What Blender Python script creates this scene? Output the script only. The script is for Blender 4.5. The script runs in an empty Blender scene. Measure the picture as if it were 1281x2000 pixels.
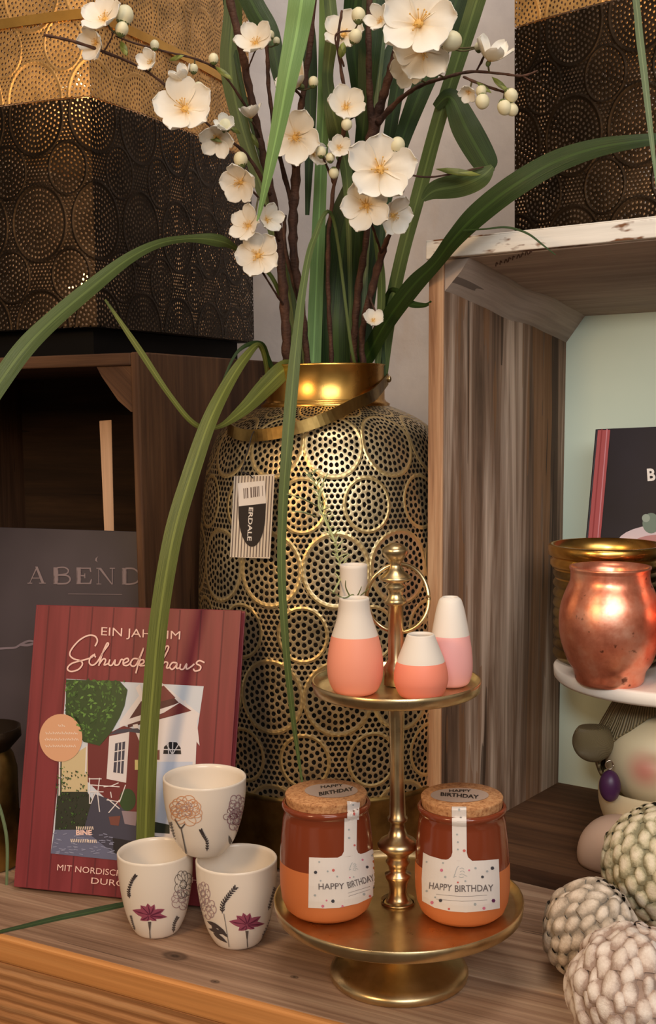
import bpy, bmesh, math, random
from math import pi, sin, cos, atan2, sqrt, radians
from mathutils import Vector, Matrix
from mathutils import noise as mnoise
from mathutils.bvhtree import BVHTree
random.seed(7)
S = bpy.context.scene
COL = S.collection

# ------------------------------------------------------------------ camera
H = .55; F = 2300.0; PITCH = math.atan(200/2300); ROLL = radians(.8)
FW = Vector((0, cos(PITCH), -sin(PITCH)))
U0 = Vector((0, sin(PITCH), cos(PITCH))); R0 = Vector((1, 0, 0))
RT = cos(ROLL)*R0 - sin(ROLL)*U0; UP = cos(ROLL)*U0 + sin(ROLL)*R0
CAM = Vector((0, 0, H))
cd = bpy.data.cameras.new('camera'); cam = bpy.data.objects.new('camera', cd); COL.objects.link(cam)
cd.sensor_fit = 'VERTICAL'; cd.sensor_height = 36; cd.lens = 36*F/2000; cd.clip_start = .02; cd.clip_end = 50
m = Matrix((RT, UP, -FW)).transposed().to_4x4(); m.translation = CAM; cam.matrix_world = m
S.camera = cam
S.view_settings.view_transform = 'Standard'; S.view_settings.look = 'None'
S.view_settings.gamma = 1; S.view_settings.use_curve_mapping = False
S.view_settings.exposure = -0.12

# ------------------------------------------------------------------ world and lamps
W = bpy.data.worlds.new('world'); S.world = W; W.use_nodes = True
wn = W.node_tree.nodes; wl = W.node_tree.links
bg = wn['Background']
tc = wn.new('ShaderNodeTexCoord'); nz = wn.new('ShaderNodeTexNoise'); nz.inputs['Scale'].default_value = 2.2
nz.inputs['Detail'].default_value = 1
rp = wn.new('ShaderNodeValToRGB')
rp.color_ramp.elements[0].position = .42; rp.color_ramp.elements[0].color = (.055, .040, .030, 1)
rp.color_ramp.elements[1].position = .68; rp.color_ramp.elements[1].color = (.62, .50, .40, 1)
wl.new(tc.outputs['Generated'], nz.inputs['Vector']); wl.new(nz.outputs['Fac'], rp.inputs['Fac'])
wl.new(rp.outputs['Color'], bg.inputs['Color']); bg.inputs['Strength'].default_value = .85

def area(name, loc, target, w, h, power, col):
    l = bpy.data.lights.new(name, 'AREA'); l.shape = 'RECTANGLE'; l.size = w; l.size_y = h
    l.energy = power; l.color = col
    o = bpy.data.objects.new(name, l); COL.objects.link(o); o.location = loc
    o.rotation_euler = (Vector(target)-Vector(loc)).to_track_quat('-Z', 'Y').to_euler()
    return o
area('shop_window_light', (.55, -1.6, 1.7), (.1, 1.4, .35), 1.5, 1.1, 44, (1.0, .955, .915))
area('warm_floor_lamp', (-1.0, .0, .95), (-.25, 1.2, .0), .30, .30, 11, (1.0, .62, .30))
area('ceiling_panel_lamp', (.15, .75, 2.2), (.1, 1.5, .3), .7, .5, 12, (1.0, .88, .76))
def spot(name, loc, target, power, col, deg, rad=.05):
    l = bpy.data.lights.new(name, 'SPOT'); l.energy = power; l.color = col; l.spot_size = radians(deg); l.spot_blend = .6; l.shadow_soft_size = rad
    o = bpy.data.objects.new(name, l); COL.objects.link(o); o.location = loc
    o.rotation_euler = (Vector(target)-Vector(loc)).to_track_quat('-Z', 'Y').to_euler(); return o
spot('crate_fill_spot', (-.15, -.35, .95), (.47, 1.42, .42), 54, (.90, .97, 1.0), 24, .12)  # added fill with no visible source, brightens the inside of the right crate

# ------------------------------------------------------------------ pixel helpers (image is 1281 x 2000)
def ray(x, y): return FW + RT*((x-640.5)/F) - UP*((y-1000)/F)
def G(x, y, z=0.0):
    d = ray(x, y); return CAM + d*((z-H)/d.z)
def D(x, y, Y):
    d = ray(x, y); return CAM + d*(Y/d.y)
def DEP(P): return (Vector(P)-CAM).dot(FW)
def MPP(P): return DEP(P)/F                     # metres per pixel at a point

# ------------------------------------------------------------------ object helpers
ORG = {}
def thing(name, label, cat, loc=(0, 0, 0), group=None):
    o = bpy.data.objects.new(name, None); COL.objects.link(o); o.empty_display_size = .02
    o.location = loc; o['label'] = label; o['category'] = cat
    if group: o['group'] = group
    ORG[o.name] = Vector(loc)
    return o
def tag(o, label, cat, group=None):
    o['label'] = label; o['category'] = cat
    if group: o['group'] = group
    return o
def obj(name, bm, mats, parent=None, smooth=True, label=None, loc=None):
    """links bm (world coordinates) as one mesh object, relative to its parent's or its own origin"""
    me = bpy.data.meshes.new(name)
    org = ORG[parent.name] if parent else (Vector(loc) if loc is not None else Vector((0, 0, 0)))
    if org.length: bmesh.ops.translate(bm, verts=bm.verts, vec=-org)
    bm.to_mesh(me); bm.free()
    if not isinstance(mats, (list, tuple)): mats = [mats]
    for mt in mats: me.materials.append(mt)
    if smooth:
        for p in me.polygons: p.use_smooth = True
    o = bpy.data.objects.new(name, me); COL.objects.link(o)
    ORG[o.name] = org
    if parent: o.parent = parent
    else: o.location = org
    if label: o['label'] = label
    return o
def structure(o): o['kind'] = 'structure'; return o
def autosmooth(o, ang=35):
    me = o.data
    me.set_sharp_from_angle(angle=radians(ang))
def bevel(o, w, seg=2):
    b = o.modifiers.new('bevel', 'BEVEL'); b.width = w; b.segments = seg; b.limit_method = 'ANGLE'; b.angle_limit = radians(40)
def crom(pts, n=8):
    """Catmull-Rom through tuples of any length"""
    P = [pts[0]]+list(pts)+[pts[-1]]; out = []
    for i in range(1, len(P)-2):
        a, b, c, d = P[i-1], P[i], P[i+1], P[i+2]
        for k in range(n):
            t = k/n
            out.append(tuple(.5*((2*b[j])+(-a[j]+c[j])*t+(2*a[j]-5*b[j]+4*c[j]-d[j])*t*t+(-a[j]+3*b[j]-3*c[j]+d[j])*t**3) for j in range(len(a))))
    out.append(tuple(pts[-1])); return out
def lathe(bm, prof, c, seg=64, axis=None, mat=0, uvscale=None, matf=None, ang0=0.0):
    """prof: list of (r,z) from bottom to top, c: base centre; optional lean axis"""
    c = Vector(c); uv = bm.loops.layers.uv.verify()
    q = Vector((0, 0, 1)).rotation_difference(Vector(axis).normalized()) if axis else None
    rows = []; L = [0]
    for i in range(1, len(prof)): L.append(L[-1]+sqrt((prof[i][0]-prof[i-1][0])**2+(prof[i][1]-prof[i-1][1])**2))
    for (r, z) in prof:
        row = []
        if r < 1e-6:
            v = Vector((0, 0, z)); v = q @ v if q else v
            row = [bm.verts.new(c+v)]*seg
        else:
            for k in range(seg):
                a = 2*pi*k/seg-pi/2+ang0
                v = Vector((r*cos(a), r*sin(a), z)); v = q @ v if q else v
                row.append(bm.verts.new(c+v))
        rows.append(row)
    for i in range(len(prof)-1):
        for k in range(seg):
            k2 = (k+1) % seg
            vs = [rows[i][k], rows[i][k2], rows[i+1][k2], rows[i+1][k]]
            us = [(k, L[i]), (k+1, L[i]), (k+1, L[i+1]), (k, L[i+1])]
            vv = []; uu = []
            for v, u in zip(vs, us):
                if v not in vv: vv.append(v); uu.append(u)
            if len(vv) < 3: continue
            f = bm.faces.new(vv); f.material_index = matf(prof[i][1], prof[i+1][1]) if matf else mat
            for lp, u in zip(f.loops, uu): lp[uv].uv = (u[0]/seg, u[1])
def hexa(bm, p, mat=0, off=None, grain=0):
    """p: 8 corners p[u][v][w] flattened index u*4+v*2+w ; UV in metres, u along grain axis (0,1,2)"""
    uv = bm.loops.layers.uv.verify()
    off = off or (random.random()*20, random.random()*20)
    vs = [bm.verts.new(q) for q in p]
    l = [(Vector(p[4])-Vector(p[0])).length, (Vector(p[2])-Vector(p[0])).length, (Vector(p[1])-Vector(p[0])).length]
    def co(i): return ((i >> 2) & 1, (i >> 1) & 1, i & 1)
    for f in ((0, 1, 3, 2), (4, 6, 7, 5), (0, 4, 5, 1), (2, 3, 7, 6), (0, 2, 6, 4), (1, 5, 7, 3)):
        fc = bm.faces.new([vs[i] for i in f]); fc.material_index = mat
        cs = [co(i) for i in f]
        const = [a for a in range(3) if len({c[a] for c in cs}) == 1][0]
        oth = [a for a in range(3) if a != const]
        if const == grain: ua, va = oth[0], oth[1]
        else: ua = grain; va = [a for a in oth if a != grain][0]
        for lp, c in zip(fc.loops, cs):
            lp[uv].uv = (off[0]+c[ua]*l[ua]+(const == grain)*7, off[1]+c[va]*l[va]+const*3.1)
def box(bm, c, sx, sy, sz, ex=(1, 0, 0), ey=(0, 1, 0), ez=(0, 0, 1), mat=0, grain=0):
    c = Vector(c); ex, ey, ez = Vector(ex)*sx/2, Vector(ey)*sy/2, Vector(ez)*sz/2
    hexa(bm, [c+(2*a-1)*ex+(2*b-1)*ey+(2*w-1)*ez for a in (0, 1) for b in (0, 1) for w in (0, 1)], mat, None, grain)
def tube(bm, pts, rads, seg=10, mat=0, cap=True):
    pts = [Vector(p) for p in pts]; n = len(pts)
    if not isinstance(rads, (list, tuple)): rads = [rads]*n
    t = (pts[1]-pts[0]).normalized(); nrm = t.orthogonal().normalized(); rings = []
    for i in range(n):
        t2 = (pts[min(i+1, n-1)]-pts[max(i-1, 0)]).normalized()
        nrm = (nrm - t2*nrm.dot(t2)).normalized(); b = t2.cross(nrm)
        rings.append([bm.verts.new(pts[i]+(nrm*cos(2*pi*k/seg)+b*sin(2*pi*k/seg))*rads[i]) for k in range(seg)])
    for i in range(n-1):
        for k in range(seg):
            f = bm.faces.new([rings[i][k], rings[i][(k+1) % seg], rings[i+1][(k+1) % seg], rings[i+1][k]]); f.material_index = mat
    if cap:
        bm.faces.new(rings[0][::-1]).material_index = mat; bm.faces.new(rings[-1]).material_index = mat
def ball(bm, c, r, seg=16, rings=10, sc=(1, 1, 1), mat=0, axis=None):
    r0 = bmesh.ops.create_uvsphere(bm, u_segments=seg, v_segments=rings, radius=r)
    q = Vector((0, 0, 1)).rotation_difference(Vector(axis).normalized()) if axis else None
    for v in r0['verts']:
        p = Vector((v.co.x*sc[0], v.co.y*sc[1], v.co.z*sc[2]))
        if q: p = q @ p
        v.co = p+Vector(c)
    for v in r0['verts']:
        for f in v.link_faces: f.material_index = mat
def NB(): return bmesh.new()

# ------------------------------------------------------------------ node helpers
class NT:
    def __init__(s, name):
        s.m = bpy.data.materials.new(name); s.m.use_nodes = True; s.t = s.m.node_tree
        s.t.nodes.clear(); s.out = s.n('ShaderNodeOutputMaterial'); s.b = s.n('ShaderNodeBsdfPrincipled')
        s.l(s.b.outputs[0], s.out.inputs[0])
    def n(s, typ, **kw):
        x = s.t.nodes.new(typ)
        for k, v in kw.items(): setattr(x, k, v)
        return x
    def l(s, a, b): s.t.links.new(a, b)
    def put(s, sock, v):
        if hasattr(v, 'is_output') or isinstance(v, bpy.types.NodeSocket): s.l(v, sock)
        else: sock.default_value = v
    def M(s, op, a, b=None, c=None):
        x = s.n('ShaderNodeMath', operation=op); s.put(x.inputs[0], a)
        if b is not None: s.put(x.inputs[1], b)
        if c is not None: s.put(x.inputs[2], c)
        return x.outputs[0]
    def mix(s, f, a, b, mode='MIX'):
        x = s.n('ShaderNodeMix', data_type='RGBA', blend_type=mode)
        s.put(x.inputs[0], f); s.put(x.inputs[6], a if not isinstance(a, tuple) else (*a, 1)[:4]); s.put(x.inputs[7], b if not isinstance(b, tuple) else (*b, 1)[:4])
        return x.outputs[2]
    def uv(s):
        return s.n('ShaderNodeTexCoord').outputs['UV']
    def oc(s):
        return s.n('ShaderNodeTexCoord').outputs['Object']
    def map(s, v, sc=(1, 1, 1), loc=(0, 0, 0)):
        x = s.n('ShaderNodeMapping'); s.l(v, x.inputs[0]); x.inputs['Scale'].default_value = sc; x.inputs['Location'].default_value = loc
        return x.outputs[0]
    def noise(s, v, scale, detail=3, rough=.5, dist=0):
        x = s.n('ShaderNodeTexNoise'); s.l(v, x.inputs['Vector']); x.inputs['Scale'].default_value = scale
        x.inputs['Detail'].default_value = detail; x.inputs['Roughness'].default_value = rough; x.inputs['Distortion'].default_value = dist
        return x.outputs['Fac']
    def ramp(s, f, els):
        x = s.n('ShaderNodeValToRGB'); s.l(f, x.inputs[0]); cr = x.color_ramp
        while len(cr.elements) < len(els): cr.elements.new(.5)
        for e, (p, c) in zip(cr.elements, els): e.position = p; e.color = (*c, 1) if len(c) == 3 else c
        return x.outputs[0]
    def bump(s, h, st=.3, d=.001):
        x = s.n('ShaderNodeBump'); s.l(h, x.inputs['Height']); x.inputs['Strength'].default_value = st; x.inputs['Distance'].default_value = d
        s.l(x.outputs[0], s.b.inputs['Normal'])
    def set(s, **kw):
        for k, v in kw.items():
            k = k.replace('_', ' ')
            s.put(s.b.inputs[k], (*v, 1) if isinstance(v, tuple) and len(v) == 3 else v)
        return s.m
def srgb(r, g, b):
    f = lambda c: (c/255/12.92 if c/255 <= .04045 else ((c/255+.055)/1.055)**2.4)
    return (f(r), f(g), f(b))
def plain(name, col, rough=.5, metal=0, spec=.5, **kw):
    t = NT(name); t.set(Base_Color=col, Roughness=rough, Metallic=metal); t.b.inputs['Specular IOR Level'].default_value = spec
    if kw: t.set(**kw)
    return t.m
def wood(name, dark, mid, light, along=3.0, across=45, rough=.75, crack=.5, bump=.5, ridges=0, knots=(), white=None, contrast=0, streak=None):
    t = NT(name); u = t.uv()
    a = t.noise(t.map(u, (along, across, 1)), 1, 5, .6, .6)
    b = t.noise(t.map(u, (along*2.5, across*5, 1)), 1, 3, .6)
    c = t.noise(t.map(u, (along*.7, 7, 1)), 1, 2, .5)
    f = t.M('ADD', t.M('MULTIPLY', a, .6), t.M('MULTIPLY', c, .4))
    colr = t.ramp(f, [(.34+contrast, dark), (.5, mid), (.66-contrast, light)])
    if streak: colr = t.mix(t.M('MULTIPLY', t.M('GREATER_THAN', t.noise(t.map(u, (1.1, 16, 1), (7, 2, 0)), 1, 3, .6), .54), .55), colr, streak)
    colr = t.mix(t.M('MULTIPLY', t.M('SUBTRACT', b, .35), .9), colr, tuple(x*.55 for x in dark))
    ck = t.M('GREATER_THAN', t.noise(t.map(u, (along*.9, across*1.6, 1), (5, 3, 0)), 1, 2, .4), .5+.2*(1-crack)+.1)
    colr = t.mix(t.M('MULTIPLY', ck, .7), colr, tuple(x*.3 for x in dark))
    h = t.M('ADD', t.M('MULTIPLY', a, .8), t.M('MULTIPLY', b, .5))
    h = t.M('SUBTRACT', h, t.M('MULTIPLY', ck, .6))
    if ridges:
        w = t.n('ShaderNodeTexWave', wave_type='BANDS', bands_direction='Y')
        t.l(t.map(u, (1.2, 1, 1)), w.inputs[0]); w.inputs['Scale'].default_value = ridges; w.inputs['Distortion'].default_value = 2.0
        w.inputs['Detail'].default_value = 2; w.inputs['Detail Scale'].default_value = .6
        colr = t.mix(t.M('MULTIPLY', t.M('POWER', w.outputs['Fac'], 4), .6), colr, dark)
        h = t.M('SUBTRACT', h, t.M('MULTIPLY', w.outputs['Fac'], 1.2))
    sx = t.n('ShaderNodeSeparateXYZ'); t.l(u, sx.inputs[0])
    for (ku, kv, kr) in knots:
        du = t.M('MULTIPLY', t.M('SUBTRACT', sx.outputs[0], ku), .6); dv = t.M('SUBTRACT', sx.outputs[1], kv)
        r = t.M('SQRT', t.M('ADD', t.M('MULTIPLY', du, du), t.M('MULTIPLY', dv, dv)))
        r = t.M('ADD', r, t.M('MULTIPLY', t.M('SUBTRACT', b, .5), kr*.5))
        k = t.n('ShaderNodeMapRange'); t.l(r, k.inputs[0]); k.inputs[1].default_value = kr*1.15; k.inputs[2].default_value = kr*.55
        rg = t.M('ADD', t.M('MULTIPLY', t.M('SINE', t.M('MULTIPLY', r, 5/kr*2)), .2), .7)
        colr = t.mix(t.M('MULTIPLY', k.outputs[0], rg), colr, tuple(x*.18 for x in dark))
    if white:
        wm = t.ramp(t.noise(t.map(u, (12, 30, 1), (3, 1, 0)), 1, 4, .6), [(white[0], (1, 1, 1)), (white[0]+.04, (0, 0, 0))])
        colr = t.mix(wm, colr, white[1])
    t.set(Base_Color=colr, Roughness=rough); t.bump(h, bump, .0012)
    t.b.inputs['Specular IOR Level'].default_value = .3
    return t.m
def brass(name, col=(.62, .43, .17), col2=(.30, .18, .06), rough=.26, sc=18):
    t = NT(name); o = t.oc(); a = t.noise(o, sc, 4, .6)
    c = t.ramp(a, [(.35, col2), (.62, col)])
    r = t.M('ADD', t.M('MULTIPLY', t.noise(o, sc*3, 3), .25), rough-.08)
    t.set(Base_Color=c, Roughness=r, Metallic=1.0); t.bump(t.noise(o, 60, 2), .12, .001)
    return t.m
def perforated(name, col, rough, metal, W, Hc, RB, RS, pitch, ringw, asp=1.0, hole=.31, ringcol=None):
    """sheet metal with punched dots in concentric circles; UV in metres"""
    t = NT(name); u = t.uv(); sx = t.n('ShaderNodeSeparateXYZ'); t.l(u, sx.inputs[0]); U, V = sx.outputs[0], sx.outputs[1]
    def wrap(x, per, off): return t.M('SUBTRACT', t.M('MULTIPLY', t.M('FRACT', t.M('DIVIDE', t.M('ADD', x, off), per)), per), per/2)
    def polar(offu, offv):
        dx = wrap(U, W, offu); dy = t.M('DIVIDE', wrap(V, Hc, offv), asp)
        r = t.M('SQRT', t.M('ADD', t.M('MULTIPLY', dx, dx), t.M('MULTIPLY', dy, dy)))
        return dx, dy, r
    bx, by, br = polar(W/2, Hc/2); qx, qy, qr = polar(0, 0)
    inS = t.M('LESS_THAN', qr, RS)
    def sel(a, b): return t.M('ADD', t.M('MULTIPLY', inS, b), t.M('MULTIPLY', t.M('SUBTRACT', 1.0, inS), a))
    px, py, r = sel(bx, qx), sel(by, qy), sel(br, qr)
    inP = t.M('MAXIMUM', inS, t.M('LESS_THAN', br, RB))
    rs = t.M('DIVIDE', r, pitch); k = t.M('FLOOR', rs)
    n = t.M('MAXIMUM', t.M('ROUND', t.M('MULTIPLY', t.M('ADD', k, .5), 2*pi)), 1.0)
    th = t.M('ADD', t.M('DIVIDE', t.M('ARCTAN2', py, px), 2*pi), 1.0)
    tt = t.M('ADD', t.M('MULTIPLY', th, n), t.M('MULTIPLY', k, .5))
    ft = t.M('SUBTRACT', t.M('FRACT', tt), .5); fr = t.M('SUBTRACT', t.M('FRACT', rs), .5)
    dp = t.M('SQRT', t.M('ADD', t.M('MULTIPLY', ft, ft), t.M('MULTIPLY', fr, fr)))
    def hexd(o1, o2):
        a = wrap(U, pitch, o1); b = wrap(V, pitch*1.732, o2)
        return t.M('SQRT', t.M('ADD', t.M('MULTIPLY', a, a), t.M('MULTIPLY', b, b)))
    dh = t.M('DIVIDE', t.M('MINIMUM', hexd(0, 0), hexd(pitch/2, pitch*.866)), pitch)
    d = t.M('ADD', t.M('MULTIPLY', inP, dp), t.M('MULTIPLY', t.M('SUBTRACT', 1.0, inP), dh))
    holes = t.M('LESS_THAN', d, hole)
    ring = t.M('MINIMUM', t.M('ABSOLUTE', t.M('SUBTRACT', br, RB)), t.M('ABSOLUTE', t.M('SUBTRACT', qr, RS)))
    notring = t.M('GREATER_THAN', ring, ringw)
    mask = t.M('MULTIPLY', holes, notring)
    nzz = t.noise(t.oc(), 25, 4)
    c = t.ramp(nzz, [(.35, tuple(x*.55 for x in col)), (.65, col)])
    if ringcol: c = t.mix(notring, ringcol, c)
    t.set(Base_Color=c, Roughness=rough, Metallic=metal)
    hgt = t.M('ADD', t.M('MULTIPLY', t.M('MAXIMUM', t.M('SUBTRACT', 1.0, t.M('DIVIDE', ring, ringw*1.6)), 0.0), 1.0), t.M('MULTIPLY', t.M('MINIMUM', d, hole*1.5), .8))
    t.bump(hgt, .5, .0015)
    tr = t.n('ShaderNodeBsdfTransparent'); mx = t.n('ShaderNodeMixShader')
    t.l(mask, mx.inputs[0]); t.l(t.b.outputs[0], mx.inputs[1]); t.l(tr.outputs[0], mx.inputs[2]); t.l(mx.outputs[0], t.out.inputs[0])
    return t.m

# ------------------------------------------------------------------ decals: flat artwork laid onto a real surface
def bvh_of(*objs):
    bm = NB()
    for o in objs:
        b2 = NB(); b2.from_mesh(o.data); bmesh.ops.translate(b2, verts=b2.verts, vec=ORG[o.name])
        me = bpy.data.meshes.new('t'); b2.to_mesh(me); b2.free(); bm.from_mesh(me); bpy.data.meshes.remove(me)
    t = BVHTree.FromBMesh(bm); bm.free(); return t
def art_add(bm, pts, mat=0):
    """pts: closed outline in photo pixels"""
    z = (len(bm.faces) % 70)*4e-6
    vs = [bm.verts.new((x, y, z)) for x, y in pts]
    try: f = bm.faces.new(vs)
    except ValueError: return
    f.material_index = mat
def art_stroke(bm, pts, w, mat=0, n=6, taper=False):
    P = crom(pts, n) if n > 1 else list(pts)
    L = len(P); prev = None; zz = (len(bm.faces) % 90)*4e-6+2e-5
    for i in range(L):
        a = P[max(i-1, 0)]; b = P[min(i+1, L-1)]
        dx, dy = b[0]-a[0], b[1]-a[1]; d = sqrt(dx*dx+dy*dy) or 1
        ww = w/2*(1-.75*abs(2*i/(L-1)-1)**2 if taper else 1)
        q = (bm.verts.new((P[i][0]-dy/d*ww, P[i][1]+dx/d*ww, zz)), bm.verts.new((P[i][0]+dy/d*ww, P[i][1]-dx/d*ww, zz)))
        if prev:
            try: bm.faces.new([prev[0], prev[1], q[1], q[0]]).material_index = mat
            except ValueError: pass
        prev = q
def art_disc(bm, x, y, rx, ry=None, mat=0, n=20, rot=0):
    ry = ry or rx
    art_add(bm, [(x+rx*cos(2*pi*k/n)*cos(rot)-ry*sin(2*pi*k/n)*sin(rot), y+rx*cos(2*pi*k/n)*sin(rot)+ry*sin(2*pi*k/n)*cos(rot)) for k in range(n)], mat)
def art_text(bm, txt, p0, p1, h, mat=0, bold=0.0, space=1.0, align='L'):
    """txt laid from pixel p0 (baseline left) towards p1 (baseline right), letter height h px, stretched to fit"""
    cu = bpy.data.curves.new('t', 'FONT'); cu.body = txt; cu.size = 1; cu.offset = bold; cu.space_character = space
    cu.resolution_u = 3; o = bpy.data.objects.new('t', cu); COL.objects.link(o)
    dg = bpy.context.evaluated_depsgraph_get(); dg.update(); me = bpy.data.meshes.new_from_object(o.evaluated_get(dg))
    xs = [v.co.x for v in me.vertices]; ys = [v.co.y for v in me.vertices]
    x0, x1, y1 = min(xs), max(xs), max(ys)
    dx, dy = p1[0]-p0[0], p1[1]-p0[1]; d = sqrt(dx*dx+dy*dy)
    ux, uy = dx/d, dy/d; vx, vy = uy, -ux
    cap = .73
    base = [bm.verts.new((0, 0, 0)) for _ in me.vertices]
    for nv, v in zip(base, me.vertices):
        a = (v.co.x-x0)/(x1-x0)*d; b = v.co.y/cap*h
        nv.co = (p0[0]+ux*a+vx*b, p0[1]+uy*a+vy*b, 0)
    for p in me.polygons:
        try: bm.faces.new([base[i] for i in p.vertices]).material_index = mat
        except ValueError: pass
    bpy.data.objects.remove(o); bpy.data.curves.remove(cu); bpy.data.meshes.remove(me)
def lay(name, art, target, mats, parent, off=.0004, cut=6.0, label=None, maxcos=.12):
    bm = art
    bmesh.ops.triangulate(bm, faces=bm.faces[:])
    for _ in range(5):
        es = [e for e in bm.edges if e.calc_length() > cut]
        if not es: break
        bmesh.ops.subdivide_edges(bm, edges=es, cuts=1); bmesh.ops.triangulate(bm, faces=bm.faces[:])
    bad = []
    for v in bm.verts:
        d = ray(v.co.x, v.co.y).normalized()
        hit = target.ray_cast(CAM, d)
        if hit[0] is None: bad.append(v); continue
        nrm = hit[1] if hit[1].dot(d) < 0 else -hit[1]
        if -nrm.dot(d) < maxcos: bad.append(v); continue
        v.co = hit[0]+nrm*(off+v.co.z)
    bmesh.ops.delete(bm, geom=bad, context='VERTS')
    bmesh.ops.delete(bm, geom=[f for f in bm.faces if max(e.calc_length() for e in f.edges) > .03*max(1, cut/6)], context='FACES_ONLY')
    bmesh.ops.remove_doubles(bm, verts=bm.verts, dist=1e-6)
    for f in bm.faces:
        if f.normal.dot(f.calc_center_median()-CAM) > 0: f.normal_flip()
    return obj(name, bm, mats, parent, smooth=False, label=label)

# ================================================================== MATERIALS
M = {}
KN = []
M['brass'] = brass('brass', (.78, .62, .36), (.56, .42, .22), .27)
M['brass_dark'] = brass('aged_brass', (.42, .29, .10), (.16, .10, .035), .34)
M['gold'] = brass('polished_gold', (.85, .50, .13), (.55, .30, .07), .24, 8)
M['white_ceramic'] = plain('white_ceramic', srgb(236, 226, 212), .22)
M['matte_white'] = plain('matte_white_ceramic', srgb(232, 222, 210), .6)
M['coral'] = plain('coral_glaze', srgb(248, 162, 136), .55)
M['coral2'] = plain('bright_coral_glaze', srgb(248, 146, 120), .55)
M['rose'] = plain('rose_glaze', srgb(246, 176, 170), .5)
M['black'] = plain('black_base', (.004, .0035, .0035), .6, 0, .12)
M['mint'] = NT('mint_paint'); _t = M['mint']
_t.set(Base_Color=_t.ramp(_t.noise(_t.oc(), 3, 4), [(.3, srgb(192, 208, 192)), (.7, srgb(210, 220, 200))]), Roughness=.7); M['mint'] = _t.m
EA = G(0, 1822); EB = G(640, 1990); TX = (EB-EA).normalized(); TY = Vector((-TX.y, TX.x, 0))
def knot(x, y, r): d = G(x, y)-EA; return (d.dot(TX), d.dot(TY)+6.2, r)
M['wood_table'] = wood('weathered_table_wood', srgb(112, 84, 66), srgb(166, 134, 110), srgb(206, 178, 150), 2.0, 60, .72, .45, .55,
                       knots=[knot(342, 1867, .0095), knot(420, 1917, .0035), knot(575, 1908, .003), knot(980, 1903, .006)])
M['wood_edge'] = wood('ridged_edge_wood', srgb(128, 80, 44), srgb(196, 140, 90), srgb(220, 170, 120), 1.5, 70, .6, .5, .8, ridges=26)
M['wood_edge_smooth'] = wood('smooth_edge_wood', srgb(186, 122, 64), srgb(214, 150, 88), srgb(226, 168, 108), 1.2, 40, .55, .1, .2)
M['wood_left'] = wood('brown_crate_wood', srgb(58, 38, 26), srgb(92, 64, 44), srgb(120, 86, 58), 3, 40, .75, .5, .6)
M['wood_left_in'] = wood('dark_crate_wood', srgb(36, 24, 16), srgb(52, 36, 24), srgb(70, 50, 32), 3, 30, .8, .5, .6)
M['wood_right'] = wood('grey_brown_crate_wood', srgb(74, 54, 40), srgb(146, 116, 94), srgb(218, 192, 170), 1.6, 30, .75, .62, 1.0, contrast=.06, streak=srgb(150, 104, 66), knots=((0, 0, 0),)[:0])
M['wood_right_edge'] = wood('pale_crate_edge_wood', srgb(128, 88, 60), srgb(182, 140, 106), srgb(206, 172, 138), 4, 60, .7, .4, .5)
M['wood_under'] = wood('grey_crate_wood', srgb(146, 128, 116), srgb(182, 164, 150), srgb(206, 190, 176), 2.5, 30, .75, .35, .5)
M['wood_white'] = wood('white_painted_wood', srgb(216, 206, 192), srgb(232, 224, 212), srgb(240, 234, 224), 3, 30, .6, .1, .3, white=(.42, srgb(120, 80, 52)))
M['peg'] = wood('pale_beech', srgb(206, 160, 122), srgb(224, 182, 146), srgb(232, 194, 160), 3, 60, .6, .1, .2)

t = NT('painted_wall'); o = t.oc()
wc = t.ramp(t.noise(o, 5, 5, .6), [(.35, srgb(206, 200, 200)), (.65, srgb(230, 224, 222))])
pt = t.ramp(t.noise(t.map(o, (9, 1, 4)), 1.2, 4, .6), [(.60, (0, 0, 0)), (.70, (1, 1, 1))])
wc = t.mix(t.M('MULTIPLY', pt, .5), wc, srgb(214, 200, 190))
t.set(Base_Color=wc, Roughness=.85); t.bump(t.noise(o, 30, 5), .5, .004); M['wall'] = t.m

# ================================================================== SETTING
bm = NB(); box(bm, (0, 2.27, 1.2), 6, .06, 4); structure(obj('wall_back', bm, M['wall'], smooth=False))

# the table: grain runs along its front edge
tb = thing('display_table', 'weathered wooden display table with thick orange ridged front edge under everything', 'table', (0, 1.2, -.35))
def tpt(a, b, z): return EA+TX*a+TY*b+Vector((0, 0, z))
bm = NB(); uv = bm.loops.layers.uv.verify()
bw = [.0, .135, .27, .44, .62, .77]
for i in range(5):
    b0, b1 = bw[i]+(.0006 if i else 0), bw[i+1]-.0006
    c = [tpt(a, b, z) for a in (-.56, 1.5) for b in (b0, b1) for z in (-.022, 0)]
    # uv offset so that the knots land where they lie on the front board
    hexa(bm, c, 0, (-.56, 0) if i == 0 else None, 0)
o_ = obj('tabletop', bm, M['wood_table'], tb, smooth=False); bevel(o_, .0015)
bm = NB()
hexa(bm, [tpt(a, b, z) for a in (-.56, 1.5) for b in (-.006, .012) for z in (-.030, -.0005)], 0, None, 0)
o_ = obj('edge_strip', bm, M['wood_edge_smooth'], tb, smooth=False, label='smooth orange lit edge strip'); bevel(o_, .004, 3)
bm = NB()
hexa(bm, [tpt(a, b, z) for a in (-.56, 1.5) for b in (-.004, .016) for z in (-.16, -.0305)], 0, None, 0)
obj('front_board', bm, M['wood_edge'], tb, smooth=False, label='ridged brown front board')
for (a, b) in ((-.5, .05), (1.4, .05), (-.5, .68), (1.4, .68)):
    bm = NB(); hexa(bm, [tpt(x, y, z) for x in (a, a+.06) for y in (b, b+.06) for z in (-.75, -.022)], 0, None, 2)
    obj('leg', bm, M['wood_left'], tb, smooth=False)
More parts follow.
